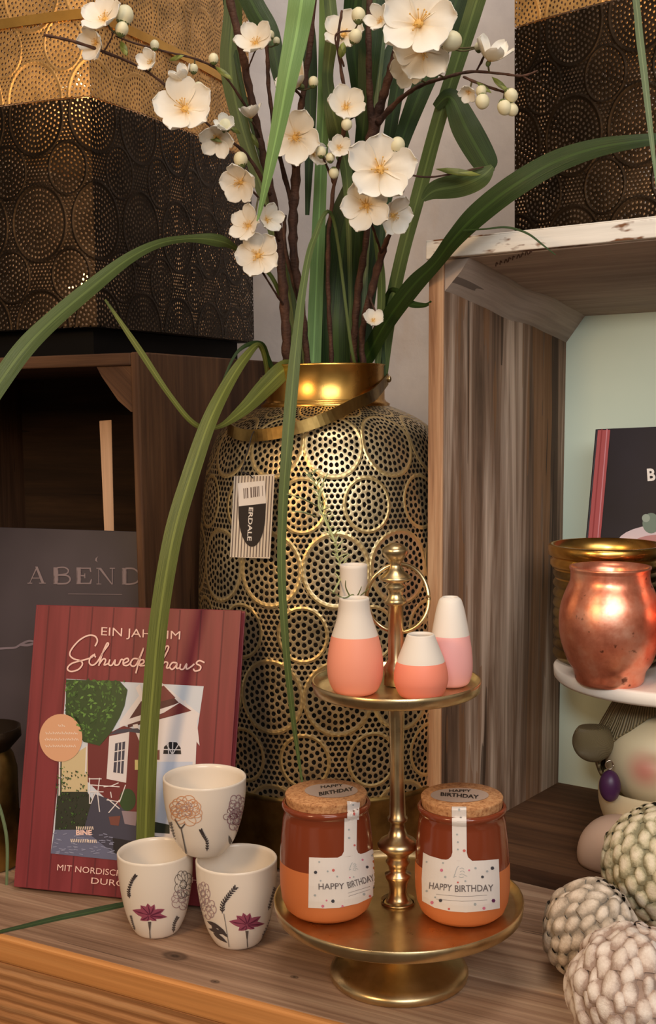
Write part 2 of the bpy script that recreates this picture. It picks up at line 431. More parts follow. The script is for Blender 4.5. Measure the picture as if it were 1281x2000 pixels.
bm = NB(); box(bm, (0, 1, -.77), 8, 6, .04); structure(obj('floor', bm, plain('floor_boards', srgb(90, 74, 62), .7), smooth=False))

# ================================================================== CRATES
def tri(C8):
    def f(u, v, w):
        p = Vector((0, 0, 0))
        for a in (0, 1):
            for b in (0, 1):
                for c in (0, 1):
                    p += Vector(C8[a*4+b*2+c])*((u if a else 1-u)*(v if b else 1-v)*(w if c else 1-w))
        return p
    return f
def plank(bm, f, u, v, w, mat=0, grain=0):
    hexa(bm, [f(a, b, c) for a in u for b in v for c in w], mat, None, grain)

# right crate, turned towards the left
fl = G(836, 1680); bl = G(1073, 1545)
ey = Vector((bl.x-fl.x, bl.y-fl.y, 0)); dR = ey.length; ey.normalize(); ex = Vector((ey.y, -ey.x, 0)); ex = (ex+Vector((0, .06, 0))).normalized()
wR = .52
tfl = D(842, 477, fl.y+.0); tbl = D(1090, 598, bl.y+.02)
C8 = [None]*8
C8[0] = fl; C8[4] = fl+ex*wR; C8[2] = bl.copy(); C8[2].z = 0; C8[6] = C8[2]+ex*wR
C8[1] = tfl; C8[5] = tfl+ex*wR; C8[3] = tbl; C8[7] = tbl+ex*wR
for i in (5, 7): C8[i].z = C8[i-4].z
CR = tri(C8)
hR = tfl.z; tw = .0185/wR; th = .02/hR
rc = thing('wooden_crate', 'grey-brown wooden crate with white painted top and mint back, holding the copper jar', 'crate', fl, 'upright wooden display crates')
bm = NB(); plank(bm, CR, (0, tw), (.0, 1), (0, 1-th), 0, 2)
o_ = obj('side_panel', bm, [M['wood_right']], rc, smooth=False, label='grey-brown weathered side panel'); bevel(o_, .002)
bm = NB(); plank(bm, CR, (-.002, tw+.001), (-.012, -.0005), (0, 1-th), 0, 2)
o_ = obj('edge_strip', bm, M['wood_right_edge'], rc, smooth=False, label='pale sawn front edge of side panel'); bevel(o_, .0015)
bm = NB(); plank(bm, CR, (1-tw, 1), (0, 1), (0, 1-th), 0, 2); obj('side_panel', bm, M['wood_right'], rc, smooth=False)
bm = NB(); plank(bm, CR, (-.004, 1), (0, 1), (1-th*.99, 1), 0, 0)
o_ = obj('top_board', bm, M['wood_under'], rc, smooth=False, label='grey top board'); bevel(o_, .002)
stamp_board = o_
bm = NB(); plank(bm, CR, (-.006, 1.0), (-.02, -.0005), (1-th*.95, 1.002), 0, 0); plank(bm, CR, (-.006, 1.0), (-.02, 1), (1.0005, 1.004), 0, 0)
o_ = obj('white_front_rail', bm, M['wood_white'], rc, smooth=False, label='white painted front rail with chipped paint'); bevel(o_, .004, 3)
bm = NB(); plank(bm, CR, (tw, 1-tw), (0, 1), (0, th), 0, 0); obj('bottom_board', bm, M['wood_left'], rc, smooth=False)
bm = NB(); plank(bm, CR, (tw, 1-tw), (.965, 1), (th, 1-th), 0, 2); obj('back_panel', bm, M['mint'], rc, smooth=False, label='mint green painted back panel')
bm = NB(); rs_ = random.Random(4)
for k in range(9):
    x, y = 968+k*8.2, 516-k*3.1
    art_stroke(bm, [(x, y+4), (x+rs_.uniform(1, 4), y-4), (x+rs_.uniform(4, 7), y+rs_.uniform(-3, 4))], 2.4, 0, 3)
lay('stamp_print', bm, bvh_of(stamp_board), [plain('faded_stamp', srgb(92, 66, 56), .8)], rc, .0003, 8, label='faded dark stamp')
# the triangular batten under the top board
bm = NB(); n = 26; uv = bm.loops.layers.uv.verify(); rows = []
for i in range(n+1):
    v = i/n*.965; wv = .0035*sin(i*.42)+.0015*sin(i*.8+1)
    a = CR(tw, v, 1-th); b = CR(tw+(.030+wv)/wR, v, 1-th); c = CR(tw, v, 1-th-(.036-wv*.5)/hR); d2 = CR(tw+(.020+wv)/wR, v, 1-th-.014/hR)
    rows.append([bm.verts.new(q) for q in (a, b, d2, c)])
for i in range(n):
    for k in range(4):
        f = bm.faces.new([rows[i][k], rows[i+1][k], rows[i+1][(k+1) % 4], rows[i][(k+1) % 4]])
        for lp, (q, w_) in zip(f.loops, ((i, k), (i+1, k), (i+1, k+1), (i, k+1))): lp[uv].uv = (q*.012+3, w_*.03)
bm.faces.new(rows[0]); bm.faces.new(rows[-1][::-1])
autosmooth(obj('corner_batten', bm, M['wood_under'], rc), 25)

# left crate, turned towards the right, open front
LF = D(269, 687, 1.43); LB = D(556, 722, 1.80)
ly = Vector((LB.x-LF.x, LB.y-LF.y, 0)); ly.normalize(); lx = Vector((-ly.y, ly.x, 0)); wL = .50; dL = .41; hL = LF.z
lb = D(293, 1600, 1.43); base0 = Vector((lb.x, 1.43, 0)); base0.x = D(289, 1240, 1.43).x*.35+D(297, 1620, 1.43).x*.65
top0 = LF.copy()
C8 = [None]*8
C8[0] = base0; C8[4] = base0+lx*wL; C8[2] = base0+ly*dL; C8[6] = C8[4]+ly*dL
C8[1] = top0; C8[5] = top0+lx*wL; C8[3] = top0+ly*dL; C8[7] = C8[5]+ly*dL
CL = tri(C8)
lc = thing('wooden_crate', 'dark brown open wooden crate behind the red book, topped by the shades', 'crate', base0, 'upright wooden display crates')
tw = .011/wL; th = .016/hL
bm = NB(); plank(bm, CL, (0, tw), (0, 1), (0, 1.0), 0, 2); o_ = obj('side_panel', bm, M['wood_left'], lc, smooth=False); bevel(o_, .002)
bm = NB(); plank(bm, CL, (1-tw, 1), (0, 1), (0, 1), 0, 2); obj('side_panel', bm, M['wood_left'], lc, smooth=False)
for v0, v1 in ((0, .47), (.49, 1)):
    bm = NB(); plank(bm, CL, (tw, 1-tw), (v0, v1), (1-th, 1-.001), 0, 0); o_ = obj('top_board', bm, M['wood_left'], lc, smooth=False); bevel(o_, .002)
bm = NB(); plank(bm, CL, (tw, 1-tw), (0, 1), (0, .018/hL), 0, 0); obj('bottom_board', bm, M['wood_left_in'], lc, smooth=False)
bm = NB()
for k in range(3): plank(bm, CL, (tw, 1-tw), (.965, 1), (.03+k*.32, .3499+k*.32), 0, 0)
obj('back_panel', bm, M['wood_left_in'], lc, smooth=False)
bm = NB()   # triangular corner block
A = CL(tw, .005, 1-th); 
q = [CL(tw, .01, 1-th), CL(tw+.052/wL, .01, 1-th), CL(tw+.045/wL, .01, 1-th-.012/hL), CL(tw+.022/wL, .01, 1-th-.042/hL), CL(tw+.004/wL, .01, 1-th-.056/hL), CL(tw, .01, 1-th-.056/hL)]
bk = [p+ly*.30 for p in q]; v1 = [bm.verts.new(p) for p in q]; v2 = [bm.verts.new(p) for p in bk]
uv = bm.loops.layers.uv.verify()
bm.faces.new(v1); bm.faces.new(v2[::-1])
for k in range(6): bm.faces.new([v1[k], v2[k], v2[(k+1) % 6], v1[(k+1) % 6]])
for f in bm.faces:
    for lp in f.loops: lp[uv].uv = (lp.vert.co.y*1.0, lp.vert.co.z+lp.vert.co.x)
obj('corner_block', bm, M['wood_left'], lc, smooth=False)

# ================================================================== PERFORATED SHADES ON THE CRATES
PB = perforated('black_perforated_metal', (.045, .032, .022), .45, 1.0, .086, .132, .0385, .026, .0052, .0016, 1.25, .27)
PBi = perforated('bronze_perforated_lining', (.42, .31, .22), .5, .3, .086, .132, .0385, .026, .0052, .0016, 1.25, .27)
PG = perforated('gold_perforated_metal', (.90, .54, .20), .42, .75, .086, .132, .0385, .026, .0052, .0016, 1.25, .27)
def shade_body(bm, c, ex, ey, s, z0, z1, bulge=.014, nseg=14, inset=0.0, s2=None):
    """square shade with gently bowed sides; c = front corner"""
    uv = bm.loops.layers.uv.verify()
    s2 = s2 or s
    cs = [(0, 0), (s, 0), (s, s2), (0, s2)]; ring = []; L = 0
    for k in range(4):
        a, b = cs[k], cs[(k+1) % 4]
        le = abs(b[0]-a[0])+abs(b[1]-a[1]); nx, ny = (b[1]-a[1])/le, -(b[0]-a[0])/le
        for i in range(nseg):
            t_ = i/nseg; bb = bulge*4*t_*(1-t_)
            x = a[0]+(b[0]-a[0])*t_+nx*bb; y = a[1]+(b[1]-a[1])*t_+ny*bb
            x += (s/2-x)*inset/(s/2); y += (s2/2-y)*inset/(s2/2)
            ring.append((x, y, (k//2)*(s+s2)+(s if k % 2 else 0)+t_*le))
    N = len(ring); rows = []; nz_ = 8
    for j in range(nz_+1):
        z = z0+(z1-z0)*j/nz_
        rows.append([bm.verts.new(c+ex*x+ey*y+Vector((0, 0, z))) for x, y, _ in ring])
    for j in range(nz_):
        for k in range(N):
            k2 = (k+1) % N
            f = bm.faces.new([rows[j][k], rows[j][k2], rows[j+1][k2], rows[j+1][k]])
            u0, u1 = ring[k][2], (ring[k2][2] if k2 else 2*(s+s2))
            for lp, q in zip(f.loops, ((u0, j), (u1, j), (u1, j+1), (u0, j+1))): lp[uv].uv = (q[0], (z1-z0)*q[1]/nz_)
            if k % nseg == 0:
                e = bm.edges.get((rows[j][k], rows[j+1][k]))
                if e: e.smooth = False
    return rows
def shade(nm, label, c, ex, ey, s, z0, z1, mo, mi, base=None, band=None, group=None, gly=None, s2=None):
    s2 = s2 or s
    t_ = thing(nm, label, 'lantern', c+Vector((0, 0, z0)), group)
    bm = NB(); shade_body(bm, c, ex, ey, s, z0+(.035 if base else 0), z1, s2=s2)
    obj('perforated_shell', bm, mo, t_)
    bm = NB(); shade_body(bm, c, ex, ey, s, z0+(.035 if base else 0), z1, inset=.003, s2=s2)
    for f in bm.faces: f.normal_flip()
    obj('lining', bm, mi, t_)
    ctr = c+ex*s/2+ey*s2/2
    if base:
        bm = NB(); i = .02; box(bm, ctr+Vector((0, 0, z0+.017)), s-2*i, s2-2*i, .034, ex, ey); box(bm, ctr+Vector((0, 0, z0+.0355)), s-.002, s2-.002, .003, ex, ey); obj('base', bm, base, t_, smooth=False)
    else:
        bm = NB(); box(bm, ctr+Vector((0, 0, z0+.002)), s-.01, s2-.01, .003, ex, ey); obj('base', bm, mo if base is None else base, t_, smooth=False)
    if band:
        for zz in band:
            bm = NB(); shade_body(bm, c, ex, ey, s, zz-.006, zz+.006, inset=-.003, s2=s2)
            obj('trim_band', bm, M['gold'] if gly else M['black'], t_)
    return t_, ctr
hb = .036
SC = D(190, 652, 1.50); z0 = hL+.001
SCc = Vector((SC.x, SC.y, 0)); lxr = -lx
ztop = D(160, 190, 1.50).z
# faces: one goes left along lx, the other goes back along ly
def shadeL(): pass
cornerL = SCc + lx*.335         # square spans from corner to the left
shL, ctrL = shade('perforated_lantern', 'black perforated square lantern standing on the brown crate', cornerL, lxr, ly, .335, z0, ztop, PB, PBi, M['black'], None, 'black square perforated lanterns', s2=.43)
cornerG = cornerL
shG, ctrG = shade('perforated_lantern', 'gold perforated square lantern stacked above the left black one', cornerL, lxr, ly, .335, ztop+.002, ztop+.36, PG, PBi, None, [ztop+.10], 'gold square perforated lanterns', True, s2=.43)
# right pair
hcr = CR(.05, .6, 1).z+.003
SR = D(1005, 300, 1.54); SRc = Vector((SR.x, SR.y, 0))
sex = Vector((.79, -.613, 0)).normalized(); sey = Vector((.613, .79, 0)).normalized()
ztr = D(1005, 56, 1.54).z
shR, ctrR = shade('perforated_lantern', 'black perforated square lantern standing on the white-topped crate', SRc, sex, sey, .30, hcr+.0, ztr, PB, PBi, M['black'], None, 'black square perforated lanterns')
shade('perforated_lantern', 'gold perforated square lantern stacked above the right black one', SRc, sex, sey, .30, ztr+.002, ztr+.3, PG, PBi, None, None, 'gold square perforated lanterns', True)
def bulb(ctr, z, label, power=1.2, hgt=.0):
    t_ = thing('led_candle', label, 'candle', ctr+Vector((0, 0, z)), 'candles glowing inside the lanterns')
    bm = NB(); lathe(bm, [(0, 0), (.028, 0), (.03, .004), (.03, .07), (.026, .075), (.010, .07), (0, .068)], ctr+Vector((0, 0, z)), 32); obj('candle_body', bm, M['matte_white'], t_)
    bm = NB(); lathe(bm, [(0, 0), (.005, .004), (.007, .012), (.003, .024), (0, .03)], ctr+Vector((0, 0, z+.069)), 16)
    e = NT('flame_glow'); e.set(Base_Color=(1, .7, .3), Roughness=.5); e.b.inputs['Emission Color'].default_value = (1, .62, .2, 1); e.b.inputs['Emission Strength'].default_value = 12
    obj('flame', bm, e.m, t_)
    l = bpy.data.lights.new('candle_light', 'POINT'); l.energy = power; l.color = (1, .72, .45); l.shadow_soft_size = .02
    lo = bpy.data.objects.new('candle_light', l); COL.objects.link(lo); lo.location = ctr+Vector((0, 0, z+.14))
bulb(ctrL, z0+.036, 'white candle glowing inside the left black lantern', 1.4)
bulb(ctrR, hcr+.036, 'white candle glowing inside the right black lantern', 1.4)
bulb(ctrG, ztop+.006, 'white candle glowing inside the left gold lantern', 1.6)

# ================================================================== BRASS LANTERN VASE
LC = Vector((D(640, 1100, 1.51).x, 1.51, 0)); mp = MPP((LC.x, LC.y, .3))
def zy(y, P=LC, x=640): return D(x, y, P.y).z
RL = .166
prof_body = [(.150, .012), (.158, .02)]
zb = zy(1455)
zsh = zy(812)
pts = [(.162, .05), (.166, .10), (.168, .17), (.168, .26), (.166, .34), (.161, zy(1000)), (.154, zy(920)), (.143, zy(862)), (.132, zy(836)), (.116, zy(818)), (.096, zy(803)), (.078, zy(792))]
prof = crom(pts, 5)
lan = thing('brass_lantern', 'large perforated brass lantern holding the branches, between the two crates', 'lantern', LC)
PL = perforated('perforated_brass', (.74, .60, .36), .36, .85, 2*pi*.168/13, .150, .0395, .029, .0074, .0022, 1.08, .355, (.70, .54, .26))
bm = NB(); lathe(bm, prof, LC, 104)
uv = bm.loops.layers.uv.verify(); bm.faces.ensure_lookup_table()
# metres around the body; phases so that a big circle faces the camera
zrow = zy(1115, LC)  # height of a row of big circles
Ltot = [0]
for i in range(1, len(prof)): Ltot.append(Ltot[-1]+sqrt((prof[i][0]-prof[i-1][0])**2+(prof[i][1]-prof[i-1][1])**2))
zr = zy(1160)-.0
Lr = min(zip([abs(p[1]-zr) for p in prof], Ltot))[1]
for f in bm.faces:
    for lp in f.loops:
        lp[uv].uv = (lp[uv].uv.x*2*pi*.168-.010, lp[uv].uv.y-Lr+.150*4-.0566)
body = obj('perforated_body', bm, PL, lan)
bm = NB(); lathe(bm, [(0, .02), (.13, .02)]+[(max(r_-.010, .05), z_) for r_, z_ in prof]+[(.066, zy(720))], LC, 64)
obj('hole_shade_liner', bm, plain('painted_hole_shade', (.012, .009, .007), .9), lan, label='added dark liner, painted shade behind the holes')  # added liner, its near-black colour stands in for shade inside the holes
bm = NB(); lathe(bm, [(.0, .0), (.150, .0), (.158, .006), (.1605, .02), (.1625, .05), (.1655, .085), (.168, .088), (.168, .094), (.1645, .094)], LC, 96)
obj('base_band', bm, M['brass_dark'], lan)
rn = .0755
bm = NB(); zn0, zn1 = zy(790), zy(713)
lathe(bm, [(rn+.006, zn0-.003), (rn+.007, zn0), (rn+.002, zn0+.003), (rn, zn0+.006), (rn, zn1-.003), (rn+.0015, zn1-.001), (rn, zn1), (rn-.002, zn1), (rn-.003, zn0)], LC, 96)
neck = obj('neck', bm, M['gold'], lan)
bb = bvh_of(body)
hp = [(752, 742), (728, 772), (690, 800), (640, 825), (585, 842), (530, 852), (485, 853), (458, 842), (455, 815), (480, 785), (515, 762), (529, 748)]
HP = []
for i, (x, y) in enumerate(hp):
    dx_ = (x-640)*MPP(LC+Vector((0, 0, .5)))
    if i in (0, len(hp)-1): P = LC+Vector(((rn+.004)*(1 if i == 0 else -1), 0, zy(742)))
    elif y < 800 and abs(dx_) < rn+.009: P = D(x, y, LC.y-sqrt((rn+.010)**2-dx_*dx_))
    else:
        h_ = bb.ray_cast(CAM, ray(x, y+4).normalized())
        P = h_[0]+h_[1]*.010 if h_[0] else D(x, y, 1.50)
    HP.append(tuple(P))
HP = crom(HP, 6)
bm = NB(); prev = None; w_ = .0072; th_ = .0013
for i, p in enumerate(HP):
    p = Vector(p); tg = (Vector(HP[min(i+1, len(HP)-1)])-Vector(HP[max(i-1, 0)])).normalized()
    out = (p-(LC+Vector((0, 0, p.z)))); out.z = 0; out.normalize(); up = tg.cross(out).normalized()
    if up.z < 0: up = -up
    out = up.cross(tg).normalized()
    r4 = [bm.verts.new(p+up*a*w_+out*b*th_) for a, b in ((-1, -1), (1, -1), (1, 1), (-1, 1))]
    if prev:
        for k in range(4): bm.faces.new([prev[k], prev[(k+1) % 4], r4[(k+1) % 4], r4[k]])
    else: bm.faces.new(r4[::-1])
    prev = r4
bm.faces.new(prev); bmesh.ops.recalc_face_normals(bm, faces=bm.faces[:])
hd = obj('handle', bm, M['brass_dark'], lan, smooth=False); bevel(hd, .0006)
for s_ in (1, -1):
    bm = NB(); ball(bm, LC+Vector(((rn+.006)*s_, 0, zy(742))), .0045, 12, 8, (.7, 1, 1)); obj('rivet', bm, M['brass'], lan)

# price tag on a string
def planar(P, corners, fix=2):
    if fix == 1:      # bottom edge and left edge stay, the top right corner is brought into their plane
        n_ = (P[2]-P[3]).cross(P[0]-P[3]); d = ray(*corners[1]); P[1] = CAM+d*((P[0]-CAM).dot(n_)/d.dot(n_)); return
    n_ = (P[1]-P[0]).cross(P[3]-P[0]); d = ray(*corners[2]); t_ = (P[0]-CAM).dot(n_)/d.dot(n_); P[2] = CAM+d*t_
def quad_board(name, corners, depths, th, mats, parent, uvoff=None):
    """thin board through four pixel corners (tl, tr, br, bl) at given depths"""
    P = [D(c[0], c[1], d_) for c, d_ in zip(corners, depths)]; planar(P, corners)
    n_ = (P[1]-P[0]).cross(P[3]-P[0]).normalized()
    if n_.dot(P[0]-CAM) < 0: n_ = -n_
    # p index u*4+v*2+w : u along top, v into depth, w up
    q = [P[3], P[0], P[3]+n_*th, P[0]+n_*th, P[2], P[1], P[2]+n_*th, P[1]+n_*th]
    bm = NB(); hexa(bm, q, 0, uvoff, 0); bmesh.ops.recalc_face_normals(bm, faces=bm.faces[:])
    return obj(name, bm, mats, parent, smooth=False), P, n_
cream = plain('cream_paper', srgb(226, 212, 192), .7); ink = plain('black_ink', srgb(38, 30, 28), .6); lines = plain('grey_ink', srgb(120, 104, 96), .7)
paper = plain('white_paper', srgb(236, 228, 220), .6)
tagt = thing('price_tag', 'striped paper price tag with black oval hanging from the brass lantern handle', 'tag', D(495, 925, 1.37))
cd_, P, n_ = quad_board('tag_card', [(457, 930), (536, 926), (527, 1091), (449, 1088)], [1.378, 1.352, 1.340, 1.366], .0006, cream, tagt)
tbv = bvh_of(cd_)
bm = NB()
for k in range(13):
    xa = 461+k*5.95; art_stroke(bm, [(xa, 930), (xa-8.3, 1088)], 2.0, 0, 1)
lay('stripe_print', bm, tbv, [lines], tagt, .0003, 60)
bm = NB(); art_add(bm, [(466+0, 980)]+[(492.5-26.5*cos(a), 1000+68*sin(a)) for a in [pi*k/16 for k in range(0, 17)]]+[(520, 980)], 0)
lay('oval_print', bm, tbv, [ink], tagt, .0005, 20)
bm = NB(); art_text(bm, 'ERDALE', (487, 991), (483.5, 1056), 8.5, 0, .02)
lay('lettering', bm, tbv, [paper], tagt, .0008, 6)
bm = NB(); art_add(bm, [(464, 929), (517, 924), (520, 983), (467, 989)], 0); lay('sticker', bm, tbv, [paper], tagt, .0007, 20)
bm = NB()
for k, (xx, w2) in enumerate(((477, 2), (480.5, 1.5), (484, 2.5), (491, 3), (495.5, 2), (499, 3), (503, 2), (506, 1.5), (513, 1))): art_stroke(bm, [(xx, 954-.15*(xx-477)), (xx+.8, 974-.15*(xx-477))], w2, 0, 1)
lay('barcode_print', bm, tbv, [lines], tagt, .0010, 30)
bm = NB(); SP = [D(494, 934, 1.362), D(484, 925, 1.360), D(472, 922, 1.358), D(478, 900, 1.365), D(486, 872, 1.372), D(492, 850, 1.380), D(500, 836, 1.392)]
tube(bm, [Vector(p) for p in crom([tuple(p) for p in SP], 5)], .0007, 6); obj('string', bm, ink, tagt)

# ================================================================== TWO-TIER BRASS STAND
FC = G(779, 1904); SX = FC.copy()
ZL = D(781, 1762, FC.y).z; ZU = D(778, 1338, FC.y).z
mpS = MPP(FC+Vector((0, 0, .15)))
st = thing('cake_stand', 'two-tier brass cake stand with ring finial, holding candles and small vases', 'cake stand', FC)
def zs(y, x=779): return D(x, y, FC.y).z
bm = NB()
lathe(bm, [(0, 0), (.064, 0), (.067, .002), (.0675, .006), (.066, .009), (.060, .0125), (.045, .017), (.030, .024), (.020, .034), (.0155, .046), (.0165, ZL-.010), (.03, ZL-.006)], FC, 80)
obj('foot', bm, M['brass'], st)
def plate_prof(r, z, lip): return [(0, z-.005), (r*.5, z-.005), (r-.010, z-.0055), (r-.0035, z-.0055), (r-.0012, z-.004), (r-.0004, z+lip*.3), (r, z+lip*.9), (r-.0008, z+lip), (r-.002, z+lip*.85), (r-.0045, z+lip*.2), (r-.009, z), (r*.5, z), (0, z)]
bm = NB(); lathe(bm, plate_prof(.1205, ZL, .007), FC, 96); obj('lower_tray', bm, M['brass'], st)
bm = NB(); lathe(bm, plate_prof(.0805, ZU, .0062), FC, 80); obj('upper_tray', bm, M['brass'], st)
def zprof(L): return [(r*mpS, zs(y)) for r, y in L]
low = [(0, ZL), (34*mpS, ZL), (34*mpS, ZL+.003)]+zprof([(30, 1764), (20, 1752), (17, 1738), (20, 1722), (25, 1712), (26, 1706), (17, 1702), (19, 1690), (24, 1682), (20, 1676), (22, 1668), (38, 1655), (40, 1648), (34, 1640), (20, 1632), (15, 1618), (14, 1606), (19, 1602), (20, 1597), (16, 1592), (15.5, 1570), (13.5, 1480), (15.5, 1400)])+[(17*mpS, ZU-.006), (24*mpS, ZU-.004), (0, ZU-.004)]
bm = NB(); lathe(bm, low, FC, 48); obj('lower_stem', bm, M['brass'], st)
upp = [(0, ZU+.001), (24*mpS, ZU+.001)]+zprof([(23, 1312), (25, 1304), (20, 1296), (15.5, 1288), (15, 1240), (15, 1182), (20, 1180), (22, 1175), (20, 1170), (14, 1162), (16, 1152), (22, 1144), (15, 1138), (31, 1132), (33, 1128), (28, 1124), (18, 1116), (12, 1106), (11, 1100), (17, 1092), (23, 1084), (25, 1076), (24, 1070), (15, 1064), (9, 1061)])+[(0, zs(1059))]
bm = NB(); lathe(bm, upp, FC, 48); obj('upper_stem', bm, M['brass'], st)
bm = NB(); rc0 = FC+Vector((.002, .002, zs(1169)))
RX, RZ = 60*mpS, 66*mpS
ring = [rc0+Vector((RX*cos(a), .006*sin(a*2), RZ*sin(a))) for a in [2*pi*k/72 for k in range(73)]]
tube(bm, ring, .0021, 10); obj('ring_handle', bm, M['brass'], st)

# ------------------------------------------------------------------ small vases on the upper tray
def vase(name, label, cx, Y, prof_px, split, glaze, zb=None, group='two-tone mini vases', lean=None):
    zb = ZU+.0005 if zb is None else zb
    c = D(cx, 1330, Y); c.z = zb
    yb = 1000-F*((c-CAM).dot(UP)/DEP(c)); s_ = MPP(c+Vector((0, 0, .03)))
    mxh = max(y for r, y in prof_px)
    P = [(r*s_, (h_)*s_) for r, h_ in prof_px]
    P = crom(P, 5)
    hs = split*s_; top = P[-1]
    outer = [(0, 0), (P[0][0]-.002, 0)]+P
    # make the dip line crisp
    k = min(range(len(outer)), key=lambda i: abs(outer[i][1]-hs)); outer[k] = (outer[k][0], hs)
    inner = [(top[0]-.0008, top[1]+.0008), (top[0]-.0022, top[1]+.0004), (top[0]-.003, top[1]-.002)]+[(max(r-.003, .001), z) for r, z in P[::-1] if z < top[1]-.003]+[(0, P[0][1]+.003)]
    v = thing(name, label, 'vase', c, group)
    dn = [p for p in outer if p[1] <= hs+1e-7]; up_ = [p for p in outer if p[1] >= hs-1e-7]
    bm = NB(); lathe(bm, dn, c, 56); obj('glazed_body', bm, glaze, v)
    bm = NB(); lathe(bm, up_+inner, c, 56); obj('neck', bm, M['matte_white'], v)
    return v, c
vase('mini_vase', 'tallest front mini vase on upper tray, coral base and long white neck, left', 694, 1.076, [(36, 0), (45, 8), (53, 28), (55, 52), (53, 78), (47, 108), (38, 136), (31, 162), (29, 186)], 114, M['coral'])
vase('mini_vase', 'short squat mini vase on upper tray, bright coral base and white collar', 822, 1.054, [(32, 0), (44, 8), (52, 28), (53, 44), (50, 62), (44, 80), (36, 100), (30, 116), (27, 124)], 72, M['coral2'])
vase('mini_vase', 'slim mini vase on upper tray with pale rose base, rightmost behind the squat one', 880, 1.100, [(28, 0), (36, 6), (42, 24), (43, 48), (41, 74), (37, 100), (32, 128), (27, 152), (22, 168), (17, 173)], 100, M['rose'])
v4, c4 = vase('mini_vase', 'mini vase with wide pale neck half hidden behind the tall coral one, holding a sprig', 693, 1.128, [(28, 0), (38, 10), (42, 40), (40, 80), (34, 120), (29, 160), (27, 190), (27, 226)], 90, M['rose'])

# greenery sprig in the rear mini vase
leafthin = plain('thin_leaf_green', srgb(120, 132, 84), .6); leafpale = plain('pale_leaf_green', srgb(176, 184, 130), .6)
def at4(x, y, dy=0): return D(x, y, 1.128+dy)
sp = thing('greenery_sprig', 'thin green needle-leaved sprig sticking out of the pale rear mini vase', 'plant', c4+Vector((0, 0, .10)))
bm = NB()
for L_ in ([(694, 1180), (690, 1162), (672, 1168), (655, 1160), (640, 1150)], [(692, 1172), (700, 1160), (706, 1146)], [(694, 1172), (708, 1160), (720, 1150)], [(690, 1176), (676, 1150), (675, 1134)]):
    L2 = crom([tuple(at4(x, y, -.026 - .010*i)) for i, (x, y) in enumerate(L_)], 5); tube(bm, L2, [.0009-.0006*i/len(L2) for i in range(len(L2))], 6)
obj('stem', bm, leafthin, sp)
bm = NB()
pth = crom([(650, 1158), (668, 1120), (660, 1090), (655, 1060), (640, 1020), (628, 985), (618, 950), (605, 925)], 6)
P3 = [D(x, y, 1.10+.0009*(1160-y)) for x, y in pth]; tube(bm, P3, [.0010-.0006*i/len(P3) for i in range(len(P3))], 6)
P4 = [D(x, y, 1.12+.0005*(1160-y)) for x, y in crom([(655, 1060), (632, 1010), (622, 985), (628, 950), (640, 925)], 6)]; tube(bm, P4, [.0013-.0006*i/len(P4) for i in range(len(P4))], 6)
for i in range(4, len(P3), 2):
    for s_ in (-1, 1):
        a = P3[i]; tip = a+Vector((s_*random.uniform(.004, .012), random.uniform(-.004, .004), random.uniform(.003, .010)))
        tube(bm, [a, (a+tip)/2+Vector((0, 0, .001)), tip], [.0007, .0009, .0002], 5)
for (a, b) in (((622, 990), (560, 965)), ((620, 1010), (562, 998))):
    tube(bm, [D(a[0], a[1], 1.24), D((a[0]+b[0])/2, (a[1]+b[1])/2-4, 1.22), D(b[0], b[1], 1.20)], [.0008, .0010, .0003], 5)
obj('needle_leaves', bm, leafpale, sp, label='pale green feathery needles')

# ------------------------------------------------------------------ birthday candles on the lower tray
def two_glaze(name):
    t = NT(name); u = t.uv(); sx = t.n('ShaderNodeSeparateXYZ'); t.l(t.oc(), sx.inputs[0])
    z = t.M('ADD', sx.outputs[2], t.M('MULTIPLY', t.noise(t.oc(), 30, 1), .0012))
    f = t.M('GREATER_THAN', z, .0525)
    c = t.mix(f, srgb(206, 118, 66), srgb(128, 60, 36))
    r = t.M('SUBTRACT', .52, t.M('MULTIPLY', f, .38))
    t.set(Base_Color=c, Roughness=r); return t.m
jarm = two_glaze('terracotta_glaze')
t = NT('cork'); o = t.oc(); vv = t.n('ShaderNodeTexVoronoi'); t.l(o, vv.inputs['Vector']); vv.inputs['Scale'].default_value = 420
cc = t.ramp(t.noise(o, 260, 4, .7), [(.3, srgb(140, 88, 52)), (.5, srgb(196, 142, 94)), (.7, srgb(214, 166, 118))])
t.set(Base_Color=cc, Roughness=.85); t.bump(t.noise(o, 350, 3), .5, .001); M['cork'] = t.m
labelm = plain('label_paper', srgb(232, 226, 222), .55); txtm = plain('label_ink', srgb(112, 104, 104), .6)
stick = plain('lid_sticker', srgb(178, 158, 146), .7)
confs = [plain('confetti_dark', srgb(60, 62, 72), .6), plain('confetti_pink', srgb(214, 120, 150), .6), plain('confetti_grey', srgb(168, 176, 180), .6), plain('confetti_red', srgb(206, 104, 100), .6), plain('confetti_plum', srgb(96, 34, 84), .6)]
